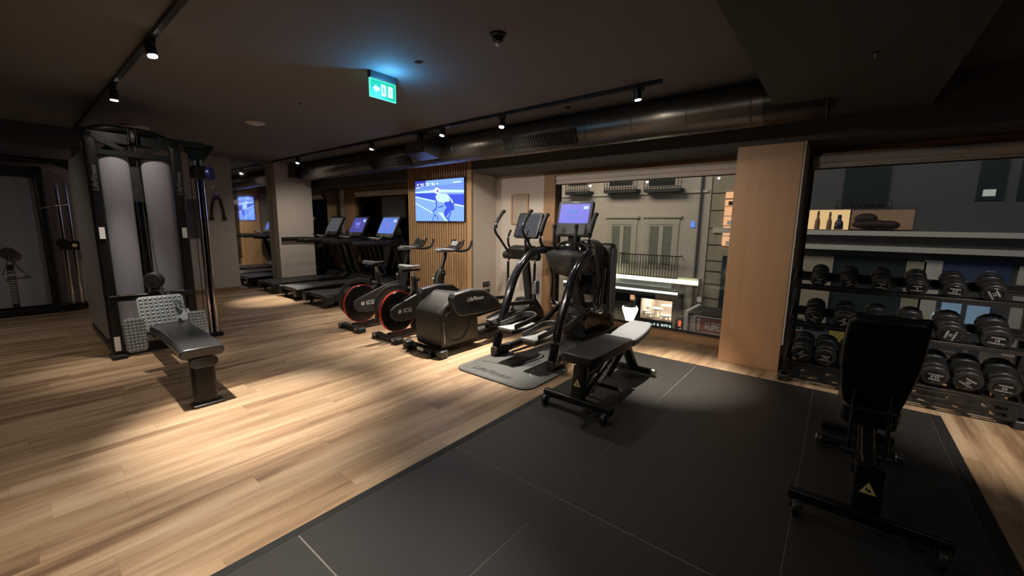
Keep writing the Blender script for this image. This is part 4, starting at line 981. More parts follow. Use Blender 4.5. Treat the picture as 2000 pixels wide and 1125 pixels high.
obj('border_line', MB().tube([(-2.33, 3.30, .015), (-2.30, 3.18, .015), (-2.22, 3.10, .015)], .005, 6, smooth=4), 'matline', t)
obj('border_line', MB().tube([(-2.95, 3.17, .015), (-2.80, 3.20, .015), (-2.70, 3.22, .015)], .003, 6, smooth=4), 'rubber_edge', t)
text('mat_lettering', 'LifeFitness', .12, 'rubber_edge', t, (-2.63, 2.97, .0155), (0, 0, 0), .0008, shear=.3)
# ================================================================== benches (local: wheel bar at y = 0)
def make_bench(label, incline):
    t = thing('adjustable_bench', label, 'weight bench', (0, 0, 0), None, False)
    obj('wheel_bar', MB().sweep([(-.31, 0, .085), (.31, 0, .085)], rr(.055, .055, .008, 2)), 'black', t, .003)
    for s in (-1, 1):
        w = obj('transport_wheel', MB().lathe([(.020, -.014), (.038, -.014), (.040, -.008), (.040, .008), (.038, .014), (.020, .014)], (s*.27, -.055, .040), 'X', 24), 'plastic2', t)
        obj('wheel_hub', MB().lathe([(.019, -.012), (.019, .012)], (s*.27, -.055, .040), 'X', 14).cyl((s*.27-.032, -.055, .040), (s*.27+.032, -.055, .040), .006, n=8), 'chrome', w)
        obj('wheel_fork', MB().bar((s*.27+.024, -.055, .04), (s*.27+.024, 0, .085), .006, .03).bar((s*.27-.024, -.055, .04), (s*.27-.024, 0, .085), .006, .03).b2(s*.27-.027, s*.27+.027, -.03, 0, .082, .088), 'black', w)
    obj('main_post', MB().sweep([(0, .015, .10), (0, .055, .365 if not incline else .335)], rr(.07, .115, .012, 2), (1, 0, 0)).sweep([(0, .06, .28), (0, .30, .28), (0, .52, .40)], rr(.055, .06, .012, 2)), 'black', t, .003)
    pm = Matrix.Translation((.0, -.003, .24)) @ Matrix.Rotation(R(-8.5), 4, 'X')
    st = obj('warning_sticker', MB().prism([(-.032, -.028), (.032, -.028), (0, .03)], -.004, -.0025, 'xz').xf(pm), 'yellow', t)
    obj('sticker_symbol', MB().prism([(-.012, -.006), (.004, -.018), (.012, -.014), (.006, -.004), (.0, -.008), (-.008, .004)], -.0052, -.0042, 'xz').xf(pm), 'black', st)
    fb = MB().sweep([(-.20, 1.18, .045), (.20, 1.18, .045)], rr(.06, .055, .012, 2))
    obj('front_bar', fb, 'black', t)
    for s in (-1, 1):
        cy_ = .91 if incline else 1.18
        obj('bar_cap', MB().cyl((s*.185, cy_, .045), (s*.225, cy_, .045), .033, .034, 18), 'steel', t, .004)
        if not incline: obj('peg_end', MB().cyl((s*.19, .36, .12), (s*.215, .36, .12), .022, n=16), 'steel', t, .003)
    obj('peg_bar', MB().cyl((-.195, .91, .045), (.195, .91, .045), .028, n=14) if incline else MB().cyl((-.195, .36, .12), (.195, .36, .12), .017, n=14), 'black', t)
    obj('front_leg', MB().sweep(curve([(0, .86, .37), (0, .96, .30), (0, 1.06, .18), (0, 1.17, .05)], 4), rr(.06, .10, .02, 2), (1, 0, 0)), 'black', t)
    obj('lower_beam', MB().sweep([(0, .05, .11), (0, .45, .17), (0, .92, .34)], rr(.05, .07, .01, 2)), 'black', t)
    for s in (-1, 1):
        obj('ladder_plate', MB().prism([(.12, .14), (.18, .10), (.80, .36), (.78, .41), (.70, .38)], s*.045, s*.051, 'yz'), 'steel', t)
        nt = MB()
        for k in range(6): nt.bar((s*.053, .24+k*.09, .19+k*.034), (s*.053, .225+k*.09, .235+k*.034), .010, .014)
        obj('ladder_teeth', nt, 'black', t)
    obj('hinge_rod', MB().cyl((-.10, .80, .385), (.10, .80, .385), .014, n=12), 'chrome', t)
    def pad(y0, z0, y1, z1, w0, w1, th=.065, m_='vinyl', nm='back_pad'):
        pts = [Vector((0, y0, z0)).lerp(Vector((0, y1, z1)), k/8) for k in range(9)]
        o = obj(nm, MB().sweep(pts, rr(.30, th, .026, 4), (0, -1, .3) if abs(z1-z0) > abs(y1-y0) else (0, 0, 1), scales=None), m_, t, .014, 3)
        return o
    def shaped(nm, a, b, w, th, m_, up):
        """pad outline with rounded corners, thickness th, from a to b (centre line of the top face)"""
        a = Vector(a); b = Vector(b); L_ = (b-a).length; yv = (b-a).normalized(); xv = Vector((1, 0, 0)); zv = xv.cross(yv)
        mm = Matrix((xv, yv, zv)).transposed().to_4x4(); mm.translation = a
        n = len(w); pts = [(w[i]/2, L_*i/(n-1)) for i in range(n)]
        rc = .03
        right = [(pts[0][0]-rc, 0), (pts[0][0]-.3*rc, .3*rc), (pts[0][0], rc)]+pts[1:-1]+[(pts[-1][0], L_-rc), (pts[-1][0]-.3*rc, L_-.3*rc), (pts[-1][0]-rc, L_)]
        poly = right+[(-x, y) for x, y in reversed(right)]
        o = obj(nm, MB().prism(poly, -th, 0, 'xy').xf(mm), m_, t, .018, 4)
        sm = MB().tube([(mm @ Vector((x*1.002, y if 0 < y < L_ else (y+.001 if y > 0 else y-.001), -th*.5))) for x, y in poly], .0028, 6, closed=True)
        obj('seam_piping', sm, 'rubberb', o)
        return o, mm, L_
    if incline:
        o, mm, L_ = shaped('back_pad', (0, .50, .46), (0, .21, 1.03), (.25, .275, .30, .32, .325, .32, .31), .075, 'vinyl', None)
        back = obj('pad_board', MB().prism([(-.10, .04), (.10, .04), (.13, L_-.06), (-.13, L_-.06)], -.085, -.07, 'xy').xf(mm), 'black', t, .006)
        obj('pad_grip', MB().tube([mm @ Vector((0, L_-.18, -.088)), mm @ Vector((0, L_-.15, -.105)), mm @ Vector((0, L_-.10, -.105)), mm @ Vector((0, L_-.07, -.088))], .018, 12, smooth=4), 'gloss', t)
        obj('pad_spine', MB().sweep([mm @ Vector((0, .0, -.095)), mm @ Vector((0, L_-.22, -.095))], rr(.05, .02, .006, 2), (0, 1, 0)), 'black', t)
        shaped('seat_pad', (0, .44, .485), (0, .86, .575), (.25, .27, .28, .27, .24), .12, 'vinyl', None)
        for s in (-1, 1): obj('support_rod', MB().cyl((s*.078, .34, .27), (s*.078, .46, .66), .010, n=10), 'black', t)
        obj('support_axle', MB().cyl((-.11, .34, .265), (.11, .34, .265), .009, n=10), 'steel', t)
        obj('hinge_bracket', MB().b2(-.085, .085, .45, .55, .40, .47), 'black', t, .006)
        obj('hinge_screw', MB().cyl((-.10, .45, .46), (.10, .45, .46), .012, n=10), 'gloss', t)
    else:
        shaped('back_pad', (0, -.03, .475), (0, .76, .470), (.30, .31, .315, .31, .30), .078, 'vinyl', None)
        shaped('seat_pad', (0, .80, .445), (0, 1.33, .515), (.27, .285, .285, .265, .22), .07, 'vinyl_grey', None)
        obj('pad_gap_strip', MB().b2(-.15, .15, .765, .80, .40, .462), 'vinyl_grey', t, .008)
        obj('hinge_bracket', MB().b2(-.07, .07, .70, .98, .355, .395), 'black', t, .006)
        obj('support_strut', MB().cyl((.06, .46, .18), (.06, .80, .385), .016, n=12).cyl((-.06, .46, .18), (-.06, .80, .385), .016, n=12), 'black', t)
    return t
b1 = make_bench('adjustable bench set flat with its raised grey end by the window, on the mat', False)
b1.location = (-1.53, 2.77, .012)
b2_ = make_bench('adjustable bench with upright black back pad seen from behind, in front of the dumbbell rack', True)
b2_.location = (.235, 2.52, .012)

# ================================================================== dumbbell rack
RX0, RX1 = -.30, 1.24
TL = R(20); DV = Vector((0, math.cos(TL), math.sin(TL))); NV = Vector((0, -math.sin(TL), math.cos(TL)))
SH = [(1.03, .072, .27), (.68, .086, .30), (.31, .100, .33)]      # height of the front faces, head radius, length
t = thing('dumbbell_rack', 'black three shelf dumbbell rack in front of the right window', 'dumbbell rack', ((RX0+RX1)/2, 5.0, 0))
for i, (x, s) in enumerate(((RX0, 1), (RX1, -1))):
    up = obj('upright', MB().sweep([(x, 4.98, .05), (x, 5.07, 1.10)], rr(.06, .075, .01, 2), (1, 0, 0)), 'black', t, .003)
    ft = obj('base_foot', MB().sweep([(x, 4.72, .04), (x, 5.42, .04)], rr(.07, .06, .012, 2)), 'black', t, .003)
    obj('foot_cap', MB().box((x, 4.80, .035), (.10, .17, .07)), 'plastic', ft, .014, 3)
    obj('brace', MB().bar((x, 4.80, .06), (x, 4.99, .22), .045, .05), 'black', t)
    for (z, r, L_) in SH:
        P = Vector((x, 4.70, z)); c0 = P-NV*(r+.01)-DV*.015; c1 = P+DV*(L_+.04)-NV*(r+.01)
        obj('shelf_bracket', MB().sweep([c0+NV*.03, c1+NV*.03], rr(.022, .09, .01, 2)), 'plastic', t, .003)
        obj('bracket_bolt', MB().cyl(tuple(c0+NV*.02+DV*.03+Vector((s*.012, 0, 0))), tuple(c0+NV*.02+DV*.03+Vector((s*.02, 0, 0))), .008, n=8), 'steel', t)
for k, (z, r, L_) in enumerate(SH):
    P = Vector((0, 4.70, z))
    def rail(c, w, h, mb):
        mm = Matrix.Translation((((RX0+RX1)/2), c.y, c.z)) @ Matrix.Rotation(TL, 4, 'X')
        return mb.add([mm @ v for v in MB().box((0, 0, 0), (RX1-RX0-.03, w, h)).v], MB().box((0, 0, 0), (1, 1, 1)).f)
    m_ = MB()
    if k < 2:
        rail(P+DV*.035-NV*(r+.012), .075, .020, m_); rail(P+DV*-.008-NV*(r+.004), .006, .036, m_)
        rail(P+DV*(L_-.045)-NV*(r+.012), .075, .020, m_); rail(P+DV*(L_+.0)-NV*(r-.01), .006, .055, m_)
        obj('shelf_rails', m_, 'black', t, .002)
    else:
        rail(P+DV*.0-NV*(r+.020), .012, .03, m_); rail(P+DV*(L_*.33)-NV*(r+.012), .03, .012, m_); rail(P+DV*(L_)-NV*(r+.020), .03, .03, m_)
        # cross bridges of the slotted plate
        for q in range(9):
            x = RX0+.02+(RX1-RX0-.04)*q/8
            m_.bar((x, (P+DV*0-NV*(r+.010)).y, (P-NV*(r+.010)).z), (x, (P+DV*L_).y, (P+DV*L_-NV*(r+.010)).z), .05, .008)
        obj('shelf_rails', m_, 'black', t, .002)
        lw = MB()
        for za, zb in ((.050, .075), (.105, .125), (.155, .178)): lw.b2(RX0+.03, RX1-.03, 4.735, 4.745, za, zb)
        for q in range(8):
            x = RX0+.10+(RX1-RX0-.16)*q/7; lw.b2(x-.03, x+.03, 4.736, 4.744, .05, .178)
        obj('slotted_front_plate', lw, 'black', t, .001)
SCH = mat('number_grey', (.36, .36, .36), .5)
def dumbbell(x, z, r, L_, num, rotl, label, first):
    c = Vector((x, 4.70, z))+DV*L_/2
    t = thing('dumbbell', label, 'dumbbell', (0, 0, 0), 'round black dumbbells on the rack', False)
    hl = L_*.41
    for s in (-1, 1):
        a = -L_/2 if s < 0 else L_/2-hl
        prof = [(r*.70, a), (r*.93, a+.006), (r, a+.018), (r, a+hl*.42), (r*.93, a+hl*.47), (r*.93, a+hl*.53), (r, a+hl*.58), (r, a+hl-.018), (r*.9, a+hl-.004), (r*.6, a+hl)]
        if s > 0: pass
        hd = MB().lathe(prof, (0, 0, 0), 'Y', 12)
        h = obj('head', hd, 'urethane', t, .003, 2, ang=25)
        e = a-.0015 if s < 0 else a+hl+.0015
        obj('end_disc', MB().lathe([(r*.66, e), (r*.60, e-.0015*(1 if s < 0 else -1)*2), (r*.58, e)], (0, 0, 0), 'Y', 30), 'black', h)
        if s < 0:
            rm = Matrix.Rotation(R(rotl), 3, 'Y') @ Euler(FRONT).to_matrix()
            for txt, dz, szz, bo in (('HAMMER', .27, .20, .02), (num, 0, .27, .02), ('STRENGTH', -.27, .20, .02)):
                loc = Matrix.Rotation(R(rotl), 3, 'Y') @ Vector((0, 0, dz*r))
                text('number_label' if dz == 0 else 'label_lettering', txt, szz*r*(1.25 if dz == 0 else 1), SCH, h, (loc.x, -L_/2-.0055, loc.z), rm, .0004, bold=bo)
    obj('handle', MB().cyl((0, -L_/2+hl-.01, 0), (0, L_/2-hl+.01, 0), .016, n=16), 'steel', t)
    t.location = c; t.rotation_euler = (TL, 0, 0)
TOPX = (-.117, .098, .315, .538, .752, .960); MIDX = (-.119, .101, .318, .545, .772, 1.020); BOTX = (-.175, .003, .181, .361, .543, .728, .915, 1.105)
ordn = ['first', 'second', 'third', 'fourth', 'fifth', 'sixth', 'seventh', 'eighth']
k = 0
for i, (x, nn, ro) in enumerate(zip(TOPX, ('2.5', '2.5', '5', '5', '7.5', '7.5'), (4, -28, 4, 0, 5, 62))):
    dumbbell(x, 1.03, .066+.002*i, .26, nn, ro, 'small black dumbbell, %s from the wooden column on the top shelf of the rack' % ordn[i], k == 0); k += 1
for i, (x, nn, ro) in enumerate(zip(MIDX, ('10', '10', '12.5', '12.5', '15', '15'), (30, -32, 0, 10, -78, 5))):
    dumbbell(x, .675, .076+.003*i, .29, nn, ro, 'black dumbbell, %s from the wooden column on the middle shelf of the rack' % ordn[i], False)
for i, (x, nn, ro) in enumerate(zip(BOTX, ('17.5', '17.5', '20', '20', '22.5', '22.5', '25', '25'), (-42, 5, 0, 0, -60, 184, 32, 5))):
    dumbbell(x, .31, .0862+.0012*i, .31, nn, ro, 'large black dumbbell, %s from the wooden column on the bottom shelf of the rack' % ordn[i], False)
ORG[0] = Vector((0, 0, 0))

# ================================================================== street outside
YF = 18.0
FB = lambda px0, py0, px1, py1, Y, th, mb=None: (mb or MB()).b2(at(px0, (py0+py1)/2, Y).x, at(px1, (py0+py1)/2, Y).x, Y, Y+th, at((px0+px1)/2, py1, Y).z, at((px0+px1)/2, py0, Y).z)
M['render_w'] = mat('facade_render', (.57, .50, .43), .9, bump=.3, bscale=4, var=.08)
M['render_b'] = mat('facade_stone_beige', (.40, .35, .26), .9, bump=.4, bscale=5, var=.12)
M['render_g'] = mat('facade_grey', (.105, .105, .11), .9, bump=.3, bscale=4, var=.1)
M['render_r'] = mat('facade_brown', (.17, .10, .07), .9, var=.1, bscale=5)
M['cornice'] = mat('cornice_stone', (.62, .60, .52), .8, var=.06, bscale=6)
M['iron'] = mat('balcony_iron', (.02, .02, .02), .6)
M['dglass'] = mat('dark_window_glass', (.035, .045, .045), .12)
M['curtain'] = mat('window_curtain', (.20, .21, .17), .9, var=.3, bscale=8)
M['wframe'] = mat('pale_window_frame', (.50, .47, .38), .7)
M['cornlit'] = emis('light_strip', (.86, 1.0, .62), 2.0)
struct('street_pavement', MB().b2(-50, 20, 6.4, 24, -4.1, -3.9), mat('asphalt_street', (.09, .09, .085), .8, var=.15, bscale=8))
xa = at(1383, 450, YF).x; SX0 = at(1250, 605, YF).x; SX1 = at(1312, 605, YF).x; SZ0 = at(1281, 625, YF).z; SZ1 = at(1281, 581, YF).z
t = thing('opposite_building', 'pale rendered house across the street with two French doors and a lit ground floor shop', 'building', (-9, YF, -3.9))
w = MB(); w.b2(-15.5, xa, YF, YF+4, SZ1, 9); w.b2(-15.5, SX0, YF, YF+4, -3.9, SZ1); w.b2(SX1, xa, YF, YF+4, -3.9, SZ1); w.b2(SX0, SX1, YF, YF+4, -3.9, SZ0); w.b2(SX0, SX1, YF+2.2, YF+4, SZ0, SZ1)
obj('wall', w, 'render_w', t)
def french(px0, px1, py0, py1, n):
    f = MB(); x0 = at(px0, 480, YF).x; x1 = at(px1, 480, YF).x; z1 = at((px0+px1)/2, py0, YF).z; z0 = at((px0+px1)/2, py1, YF).z
    f.b2(x0-.22, x1+.22, YF-.05, YF, z1+.02, z1+.30); f.b2(x0-.2, x0, YF-.05, YF, z0, z1+.02); f.b2(x1, x1+.2, YF-.05, YF, z0, z1+.02)
    f.b2(x0-.3, x1+.3, YF-.12, YF, z1+.30, z1+.38)
    xm = (x0+x1)/2
    f.b2(xm-.09, xm+.09, YF-.033, YF-.001, z0+.01, z1-.01)
    for a in (x0, x1-.06): f.b2(a+.001, a+.059, YF-.032, YF-.001, z0+.01, z1-.01)
    f.b2(x0, x1, YF-.03, YF, z1-.06, z1); f.b2(x0, x1, YF-.03, YF, z0, z0+.14)
    o = obj('french_door', f, 'wframe', t)
    for a, b_ in ((x0+.06, xm-.09), (xm+.09, x1-.06)):
        obj('door_curtain', MB().b2(a, b_, YF-.012, YF-.002, z0+.14, z1-.06), 'curtain', o)
french(1193, 1234, 439, 520, 1); french(1266, 1314, 439, 524, 2)
def balcony(px0, px1, py0, py1, dep=.5):
    x0 = at(px0, py1, YF-dep).x; x1 = at(px1, py1, YF-dep).x; z0 = at((px0+px1)/2, py1, YF-dep).z; z1 = at((px0+px1)/2, py0, YF-dep).z
    o = obj('balcony_slab', MB().b2(x0, x1, YF-dep-.05, YF, z0-.14, z0), 'cornice' if dep < .5 else 'iron', t)
    r_ = MB(); r_.b2(x0, x1, YF-dep, YF-dep+.04, z1-.04, z1); r_.b2(x0, x1, YF-dep, YF-dep+.03, z0+.05, z0+.08)
    k = int((x1-x0)/.12)
    for i in range(k+1): xx_ = x0+(x1-x0)*i/k; r_.b2(xx_-.012, xx_+.012, YF-dep, YF-dep+.024, z0, z1)
    for x in (x0, x1):
        r_.b2(x-.02, x+.02, YF-dep, YF, z1-.04, z1)
    obj('railing', r_, 'iron', o)
balcony(1207, 1322, 497, 542, .45); 
balcony(1105, 1150, 330, 374); balcony(1180, 1243, 330, 370); balcony(1258, 1330, 328, 368)
for a, b_ in ((1112, 1146), (1192, 1236), (1268, 1318)):
    obj('upper_window', FB(a, 320, b_, 362, YF-.03, .02), 'dglass', t)
obj('string_course', FB(1084, 377, 1383, 381, YF-.08, .08), 'cornice', t)
c = MB(); FB(1100, 541, 1312, 552, YF-.35, .35, c); FB(1312, 543, 1364, 556, YF-.42, .42, c)
obj('cornice', c, 'cornice', t)
obj('lit_cornice_strip', FB(1100, 538, 1364, 545, YF-.52, .05), 'cornlit', t)
obj('awning_box', FB(1100, 566, 1326, 572, YF-.75, .75), 'iron', t)
obj('awning_light_strip', FB(1100, 560, 1324, 564, YF-.78, .03), emis('awning_strip', (.85, .95, .9), 1.4), t)
obj('shop_fascia', FB(1190, 572, 1320, 582, YF-.06, .06), 'iron', t)
text('fascia_lettering', 'LA RITA', .22, 'white_lbl', t, (at(1303, 577, YF-.07).x, YF-.07, at(1303, 577, YF-.07).z), FRONT, .004, bold=.02)
obj('shop_pillar', FB(1240, 582, 1250, 645, YF-.05, .05), 'iron', t)
obj('stone_shopfront', FB(1150, 582, 1238, 640, YF-.03, .03), 'render_b', t)
obj('shop_window_left', FB(1200, 574, 1230, 588, YF-.06, .03), 'dglass', t)
obj('small_lit_window', FB(1231, 576, 1239, 585, YF-.07, .03), emis('warm_window', (1, .55, .3), .5), t)
obj('blue_house_sign', FB(1349, 433, 1357, 444, YF-.05, .05), emis('blue_sign_light', (.15, .35, 1.0), .55), t)  # screen glint reflected in the window glass, added as a glowing plate
bd = obj('shop_band', FB(1245, 625, 1311, 645, YF-.12, .12), 'iron', t)
p = at(1263, 633, YF-.13); text('band_lettering', 'La Rita', .26, emis('sign_pale_cyan', (.65, .9, .95), .9), bd, (p.x, YF-.13, p.z), FRONT, .004, shear=.3)
p = at(1294, 637, YF-.13); text('band_lettering', 'LA RITA', .22, 'signwhite', bd, (p.x, YF-.13, p.z), FRONT, .004, bold=.03)
obj('downpipe', MB().cyl((xa-.35, YF-.08, -3.9), (xa-.35, YF-.08, 9), .05, n=8), 'render_g', t)
obj('lamp_cable_pipe', MB().cyl((at(1337, 600, YF).x, YF-.1, -3.0), (at(1335, 560, YF).x, YF-.1, SZ1+.2), .025, n=8), 'iron', t)
lamp('AREA', ((SX0+SX1)/2, YF+1.0, SZ1-.05), 24, (1, .92, .75), 1.2)
for i, (px, py, Y) in enumerate(((1262, 596, 19.0), (1284, 602, 18.55), (1270, 611, 18.25), (1302, 596, 19.1), (1300, 616, 18.25), (1258, 605, 18.6))):
    q = at(px, py, Y)
    s_ = thing('cafe_table', ['round white cafe table at the left of the lit shop window', 'round white cafe table in the middle of the lit shop window', 'round white cafe table low in front of the lit shop window',
               'round white cafe table deep in the lit shop by the right edge', 'round white cafe table low at the right of the lit shop window', 'round white cafe table half hidden at the left in the lit shop'][i], 'table', (q.x, Y, SZ0), 'cafe tables in the lit shop')
    obj('table_top', MB().cyl((q.x, Y, q.z-.04), (q.x, Y, q.z), .25, n=24), 'white_lbl', s_)
    for a in range(3): obj('table_leg', MB().cyl((q.x+.10*math.cos(a*2.1), Y+.1*math.sin(a*2.1), q.z-.04), (q.x+.15*math.cos(a*2.1), Y+.15*math.sin(a*2.1), SZ0), .02, n=6), 'white_lbl', s_)
# neighbouring houses
xb = at(1536, 480, YF).x
t = thing('stone_building', 'beige stone house with horizontal joints beside the pale house across the street', 'building', ((xa+xb)/2, YF, -3.9))
obj('wall', MB().b2(xa+.02, xb, YF+.05, YF+4, -3.9, 9), 'render_b', t)
j = MB()
for py in (376, 410, 445, 478, 510, 531, 556, 585): z = at(1410, py, YF).z; j.b2(xa+.02, xb, YF+.03, YF+.06, z-.03, z)
obj('stone_joint', j, 'iron', t)
obj('ledge', FB(1392, 445, 1440, 455, YF-.05, .1), 'cornice', t)
obj('dark_shopfront', FB(1405, 500, 1440, 640, YF-.05, .1), 'dglass', t)
obj('lantern_bracket', MB().bar((at(1360, 590, YF).x, YF-.1, at(1360, 612, YF).z), (at(1360, 590, YF).x+.1, YF-.1, at(1360, 560, YF).z), .05, .05), 'iron', t)
obj('meter_box', FB(1361, 580, 1370, 590, YF-.15, .1), 'white_lbl', t)
for nm, a, lb in (('lit_window', (1417, 375, 1436, 402), 'upper'), ('lit_window', (1414, 404, 1436, 440), 'mid'), ('lit_window', (1411, 442, 1434, 480), 'low')):  # reflection of a lit towel shelf in the room, built as glowing panes
    o = obj(nm, FB(*a, YF-.02, .06), emis('warm_lit_glass', (1, .52, .26), .62), t)
    k = MB(); FB(a[0], (a[1]+a[3])/2-1, a[2], (a[1]+a[3])/2+1, YF-.03, .01, k)
    FB(a[0]+6, a[3]-9, a[0]+15, a[3]-1, YF-.03, .01, k)
    obj('window_shelf', k, 'iron' if lb == 'upper' else 'white_lbl', o)
t = thing('grey_building', 'dark grey house across the street with long pale ledges, seen above the dumbbell rack', 'building', (4, YF, -3.9))
xr = 14.0
obj('wall', MB().b2(xb+.02, xr, YF-.1, YF+4, -3.9, 9), 'render_g', t)
for py0, py1, d in ((449, 459, .35), (480, 490, .45)):
    z1 = at(1780, py0+3, YF-.4).z; z0 = at(1780, py1+3, YF-.4).z
    obj('ledge', MB().b2(xb, xr, YF-.1-d, YF-.1, z0, z1), 'cornice', t)
for a in ((1648, 322, 1738, 404), (1912, 308, 1968, 392), (1992, 310, 2040, 392)):
    o = obj('window', FB(*a, YF-.13, .03), 'dglass', t)
obj('lit_blind', FB(1920, 370, 1945, 383, YF-.15, .02), emis('pale_lit_blind', (.42, .44, .38), .5), t)
def rail2(px0, px1, py0, py1):
    x0 = at(px0, py1, YF-.4).x; x1 = at(px1, py1, YF-.4).x; z0 = at((px0+px1)/2, py1, YF-.4).z; z1 = at((px0+px1)/2, py0, YF-.4).z
    r_ = MB(); r_.b2(x0, x1, YF-.4, YF-.37, z1-.03, z1); r_.b2(x0, x1, YF-.4, YF-.37, z0, z0+.03)
    for i in range(9): xx_ = x0+(x1-x0)*i/8; r_.b2(xx_-.012, xx_+.012, YF-.4, YF-.38, z0, z1)
    obj('railing', r_, 'iron', t)
rail2(1633, 1740, 391, 408)
# room shelf reflected in the window glass, added here as glowing panels and props
n_ = obj('display_niche', FB(1578, 410, 1660, 448, YF-.13, .03), emis('niche_light', (1, .66, .30), .50), t)
obj('niche_dim_part', FB(1662, 410, 1785, 448, YF-.13, .03), emis('niche_dim_light', (1, .60, .34), .07), t)
obj('niche_divider', FB(1659, 408, 1662, 449, YF-.16, .05), 'iron', n_)
for i, (px, py0, w_, kind) in enumerate(((1595, 414, 3.2, 0), (1618, 416, 3.0, 0), (1637, 421, 5, 1))):
    q0 = at(px, 448, YF-.3); q1 = at(px, py0, YF-.3); wd = w_*.014; h = q1.z-q0.z
    s_ = thing('bottle', ['thin amber bottle at the left of the lit window niche', 'thin amber bottle in the middle of the lit window niche', 'dark blue bottle leaning at the right of the lit window niche'][i], 'bottle', (q0.x, YF-.3, q0.z), 'bottles in the lit niche')
    obj('bottle_body', MB().lathe([(wd*1.6, 0), (wd*1.8, h*.1), (wd*1.6, h*.5), (wd*.9, h*.68), (wd*.7, h*.8), (wd*1.0, h*.86), (wd*.6, h)], (q0.x, YF-.3, q0.z), 'Z', 14), mat('amber_bottle%d' % i, ((.25, .16, .08), (.25, .16, .08), (.02, .03, .05))[i], .3), s_)
    obj('bottle_cap', MB().cyl((q0.x, YF-.3, q0.z+h), (q0.x, YF-.3, q0.z+h*1.05), wd*.8, n=10), 'iron', s_)
q = at(1700, 447, YF-.3)
t2 = thing('folded_bag', 'dark bag lying on the ledge in the dim part of the window niche', 'bag', (q.x, YF-.3, q.z))
obj('bag_body', MB().sph((q.x, YF-.3, q.z+.14), .5, sc=(1.0, .3, .32)).sph((q.x-.15, YF-.3, q.z+.32), .3, sc=(1, .4, .6)).sph((q.x+.4, YF-.3, q.z+.12), .3, sc=(1, .4, .5)), mat('bag_dark', (.03, .015, .012), .6), t2)
# lower storey of the grey house: pilasters and bluish panes
ORG[0] = Vector((4, YF, -3.9))
for a in ((1560, 500, 1620, 640), (1762, 510, 1800, 640), (1796, 508, 1832, 640), (1975, 520, 2010, 700)):
    obj('pilaster', FB(*a, YF-.2, .1), 'cornice' if a[0] in (1796, 1975) else 'render_b', t)
obj('shop_opening', FB(1620, 500, 1762, 650, YF-.12, .02), 'dglass', t)
bw = obj('shop_blind', FB(1834, 508, 1975, 560, YF-.16, .05), mat('blue_shop_blind', (.05, .08, .17), .6), t)
for a in ((1836, 592, 1875, 640), (1886, 598, 1930, 645)):
    obj('bluish_pane', FB(*a, YF-.16, .05), emis('bluish_pane_light', (.22, .34, .48), .30), t)
obj('small_blue_screen', FB(1822, 612, 1834, 626, YF-.22, .03), emis('cyan_screen', (.4, .8, 1), .9), t)
obj('yellow_plate', FB(1618, 648, 1660, 668, YF-.22, .03), mat('ochre_plate', (.45, .34, .08), .6), t)
# brown house behind the treadmills
t = thing('brown_building', 'brown house with pale pilasters seen through the window behind the treadmills', 'building', (-25, YF, -3.9))
obj('wall', MB().b2(-50, -15.6, YF, YF+4, -3.9, 9), 'render_r', t)
for px in (697, 712, 726, 734, 750, 765, 775):
    obj('pilaster', FB(px-1.5, 372, px+1.5, 425, YF-.2, .2), 'cornice', t)
obj('lower_wall', FB(690, 426, 796, 462, YF-.15, .15), 'render_w', t)
obj('lit_window', FB(693, 396, 710, 408, YF-.22, .03), emis('warm_lit_a', (1, .45, .25), .6), t)  # both panes: room shelf reflected in the window glass, added as glowing plates
obj('lit_window', FB(693, 412, 711, 425, YF-.22, .03), emis('warm_lit_b', (1, .62, .30), .95), t)
obj('ledge', FB(690, 516, 796, 522, YF-.3, .3), 'cornice', t)
# lantern
q = at(1230, 612, 11.0)
t = thing('street_lantern', 'glowing classic street lantern outside the window above the bench', 'street lamp', (q.x, 11, -3.9))
obj('lamp_post', MB().cyl((q.x, 11, -3.9), (q.x, 11, q.z-.28), .05, n=12), 'iron', t)
obj('lantern_glass', MB().lathe([(.10, -.24), (.24, .14), (.22, .20)], (q.x, 11, q.z), 'Z', 6), emis('lantern_glow', (1, .97, .70), 6), t)
obj('lantern_frame', MB().lathe([(.05, -.30), (.08, -.22), (.09, -.20)], (q.x, 11, q.z), 'Z', 12).lathe([(.20, .20), (.12, .25), (.03, .29)], (q.x, 11, q.z), 'Z', 6), 'iron', t)
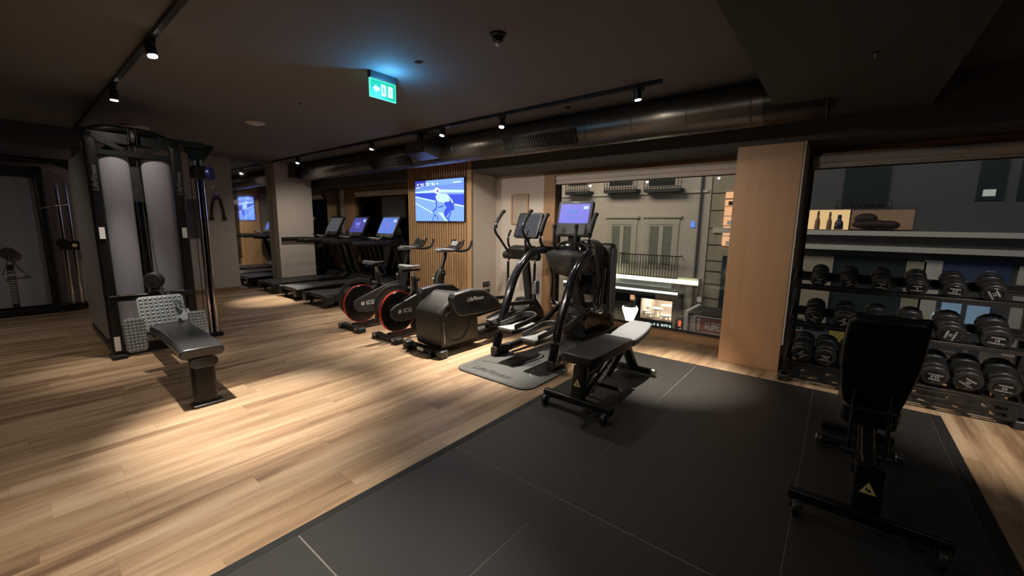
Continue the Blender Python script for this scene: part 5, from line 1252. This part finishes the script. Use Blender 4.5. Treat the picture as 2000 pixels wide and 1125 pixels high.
# grocery sign with flat roof
t = thing('shop_sign', 'red and white grocery sign cut off by the wooden column, outside the window', 'sign', (at(1400, 633, 13).x, 13, -3.9))
s0 = at(1357, 636, 13); s1 = at(1402, 646, 13)
zt = at(1357, 617, 13).z; zb = at(1357, 646, 13).z; XR = s0.x+2.6
b = MB().b2(s0.x, XR, 13, 13.06, zb, zt)
obj('sign_board', b, mat('sign_red', (.32, .05, .03), .5), t)
e_ = MB(); e_.b2(s0.x-.03, XR, 12.98, 13.0, zt, zt+.03); e_.b2(s0.x-.03, XR, 12.98, 13.0, zb-.03, zb); e_.b2(s0.x-.03, s0.x, 12.98, 13.0, zb, zt)
obj('sign_border', e_, 'white_lbl', t)
hgt = zt-zb
text('sign_lettering', 'ALIMENTACIÓN', hgt*.72, 'white_lbl', t, (s0.x+.27, 12.99, (zt+zb)/2-.03), FRONT, .004, align='LEFT', sx=.50, bold=.01)
obj('sign_emblem', MB().prism([(s0.x+.04, zt-.12), (s0.x+.17, zt-.12), (s0.x+.105, zt-.03)], 12.985, 12.99, 'xz').b2(s0.x+.075, s0.x+.135, 12.985, 12.99, zb+.05, zt-.14), 'white_lbl', t)
t = thing('kiosk_roof', 'dark flat kiosk roof with a pale edge behind the grocery sign', 'roof', (s0.x+1, 13.6, -3.9))
obj('roof_slab', MB().b2(s0.x-.25, XR, 13.1, 14.6, zt-.02, zt+.05), 'iron', t)
obj('roof_edge', MB().b2(s0.x-.36, s0.x-.25, 13.1, 14.6, zb-.1, zt+.10), 'white_lbl', t)
obj('kiosk_wall', MB().b2(s0.x-.2, XR, 13.2, 14.5, -3.9, zt-.02), 'render_w', t)
t = thing('hanging_sign', 'small dark box sign with a red and white mark beside the grocery sign', 'sign', (at(1325, 632, 13.5).x, 13.5, -3.9))
q = at(1326, 634, 13.5)
obj('sign_box', MB().b2(q.x-.13, q.x+.09, 13.5, 13.8, q.z-.26, q.z+.26), 'iron', t)
obj('sign_post', MB().b2(q.x-.04, q.x+.04, 13.6, 13.7, -3.9, q.z-.26), 'iron', t)
obj('red_mark', MB().b2(q.x-.02, q.x+.06, 13.49, 13.5, q.z-.05, q.z+.14), emis('sign_red_light', (.9, .12, .05), .8), t)
obj('white_mark', MB().bar((q.x-.04, 13.49, q.z-.20), (q.x+.07, 13.49, q.z-.10), .01, .05, (0, 1, 0)), 'signwhite', t)
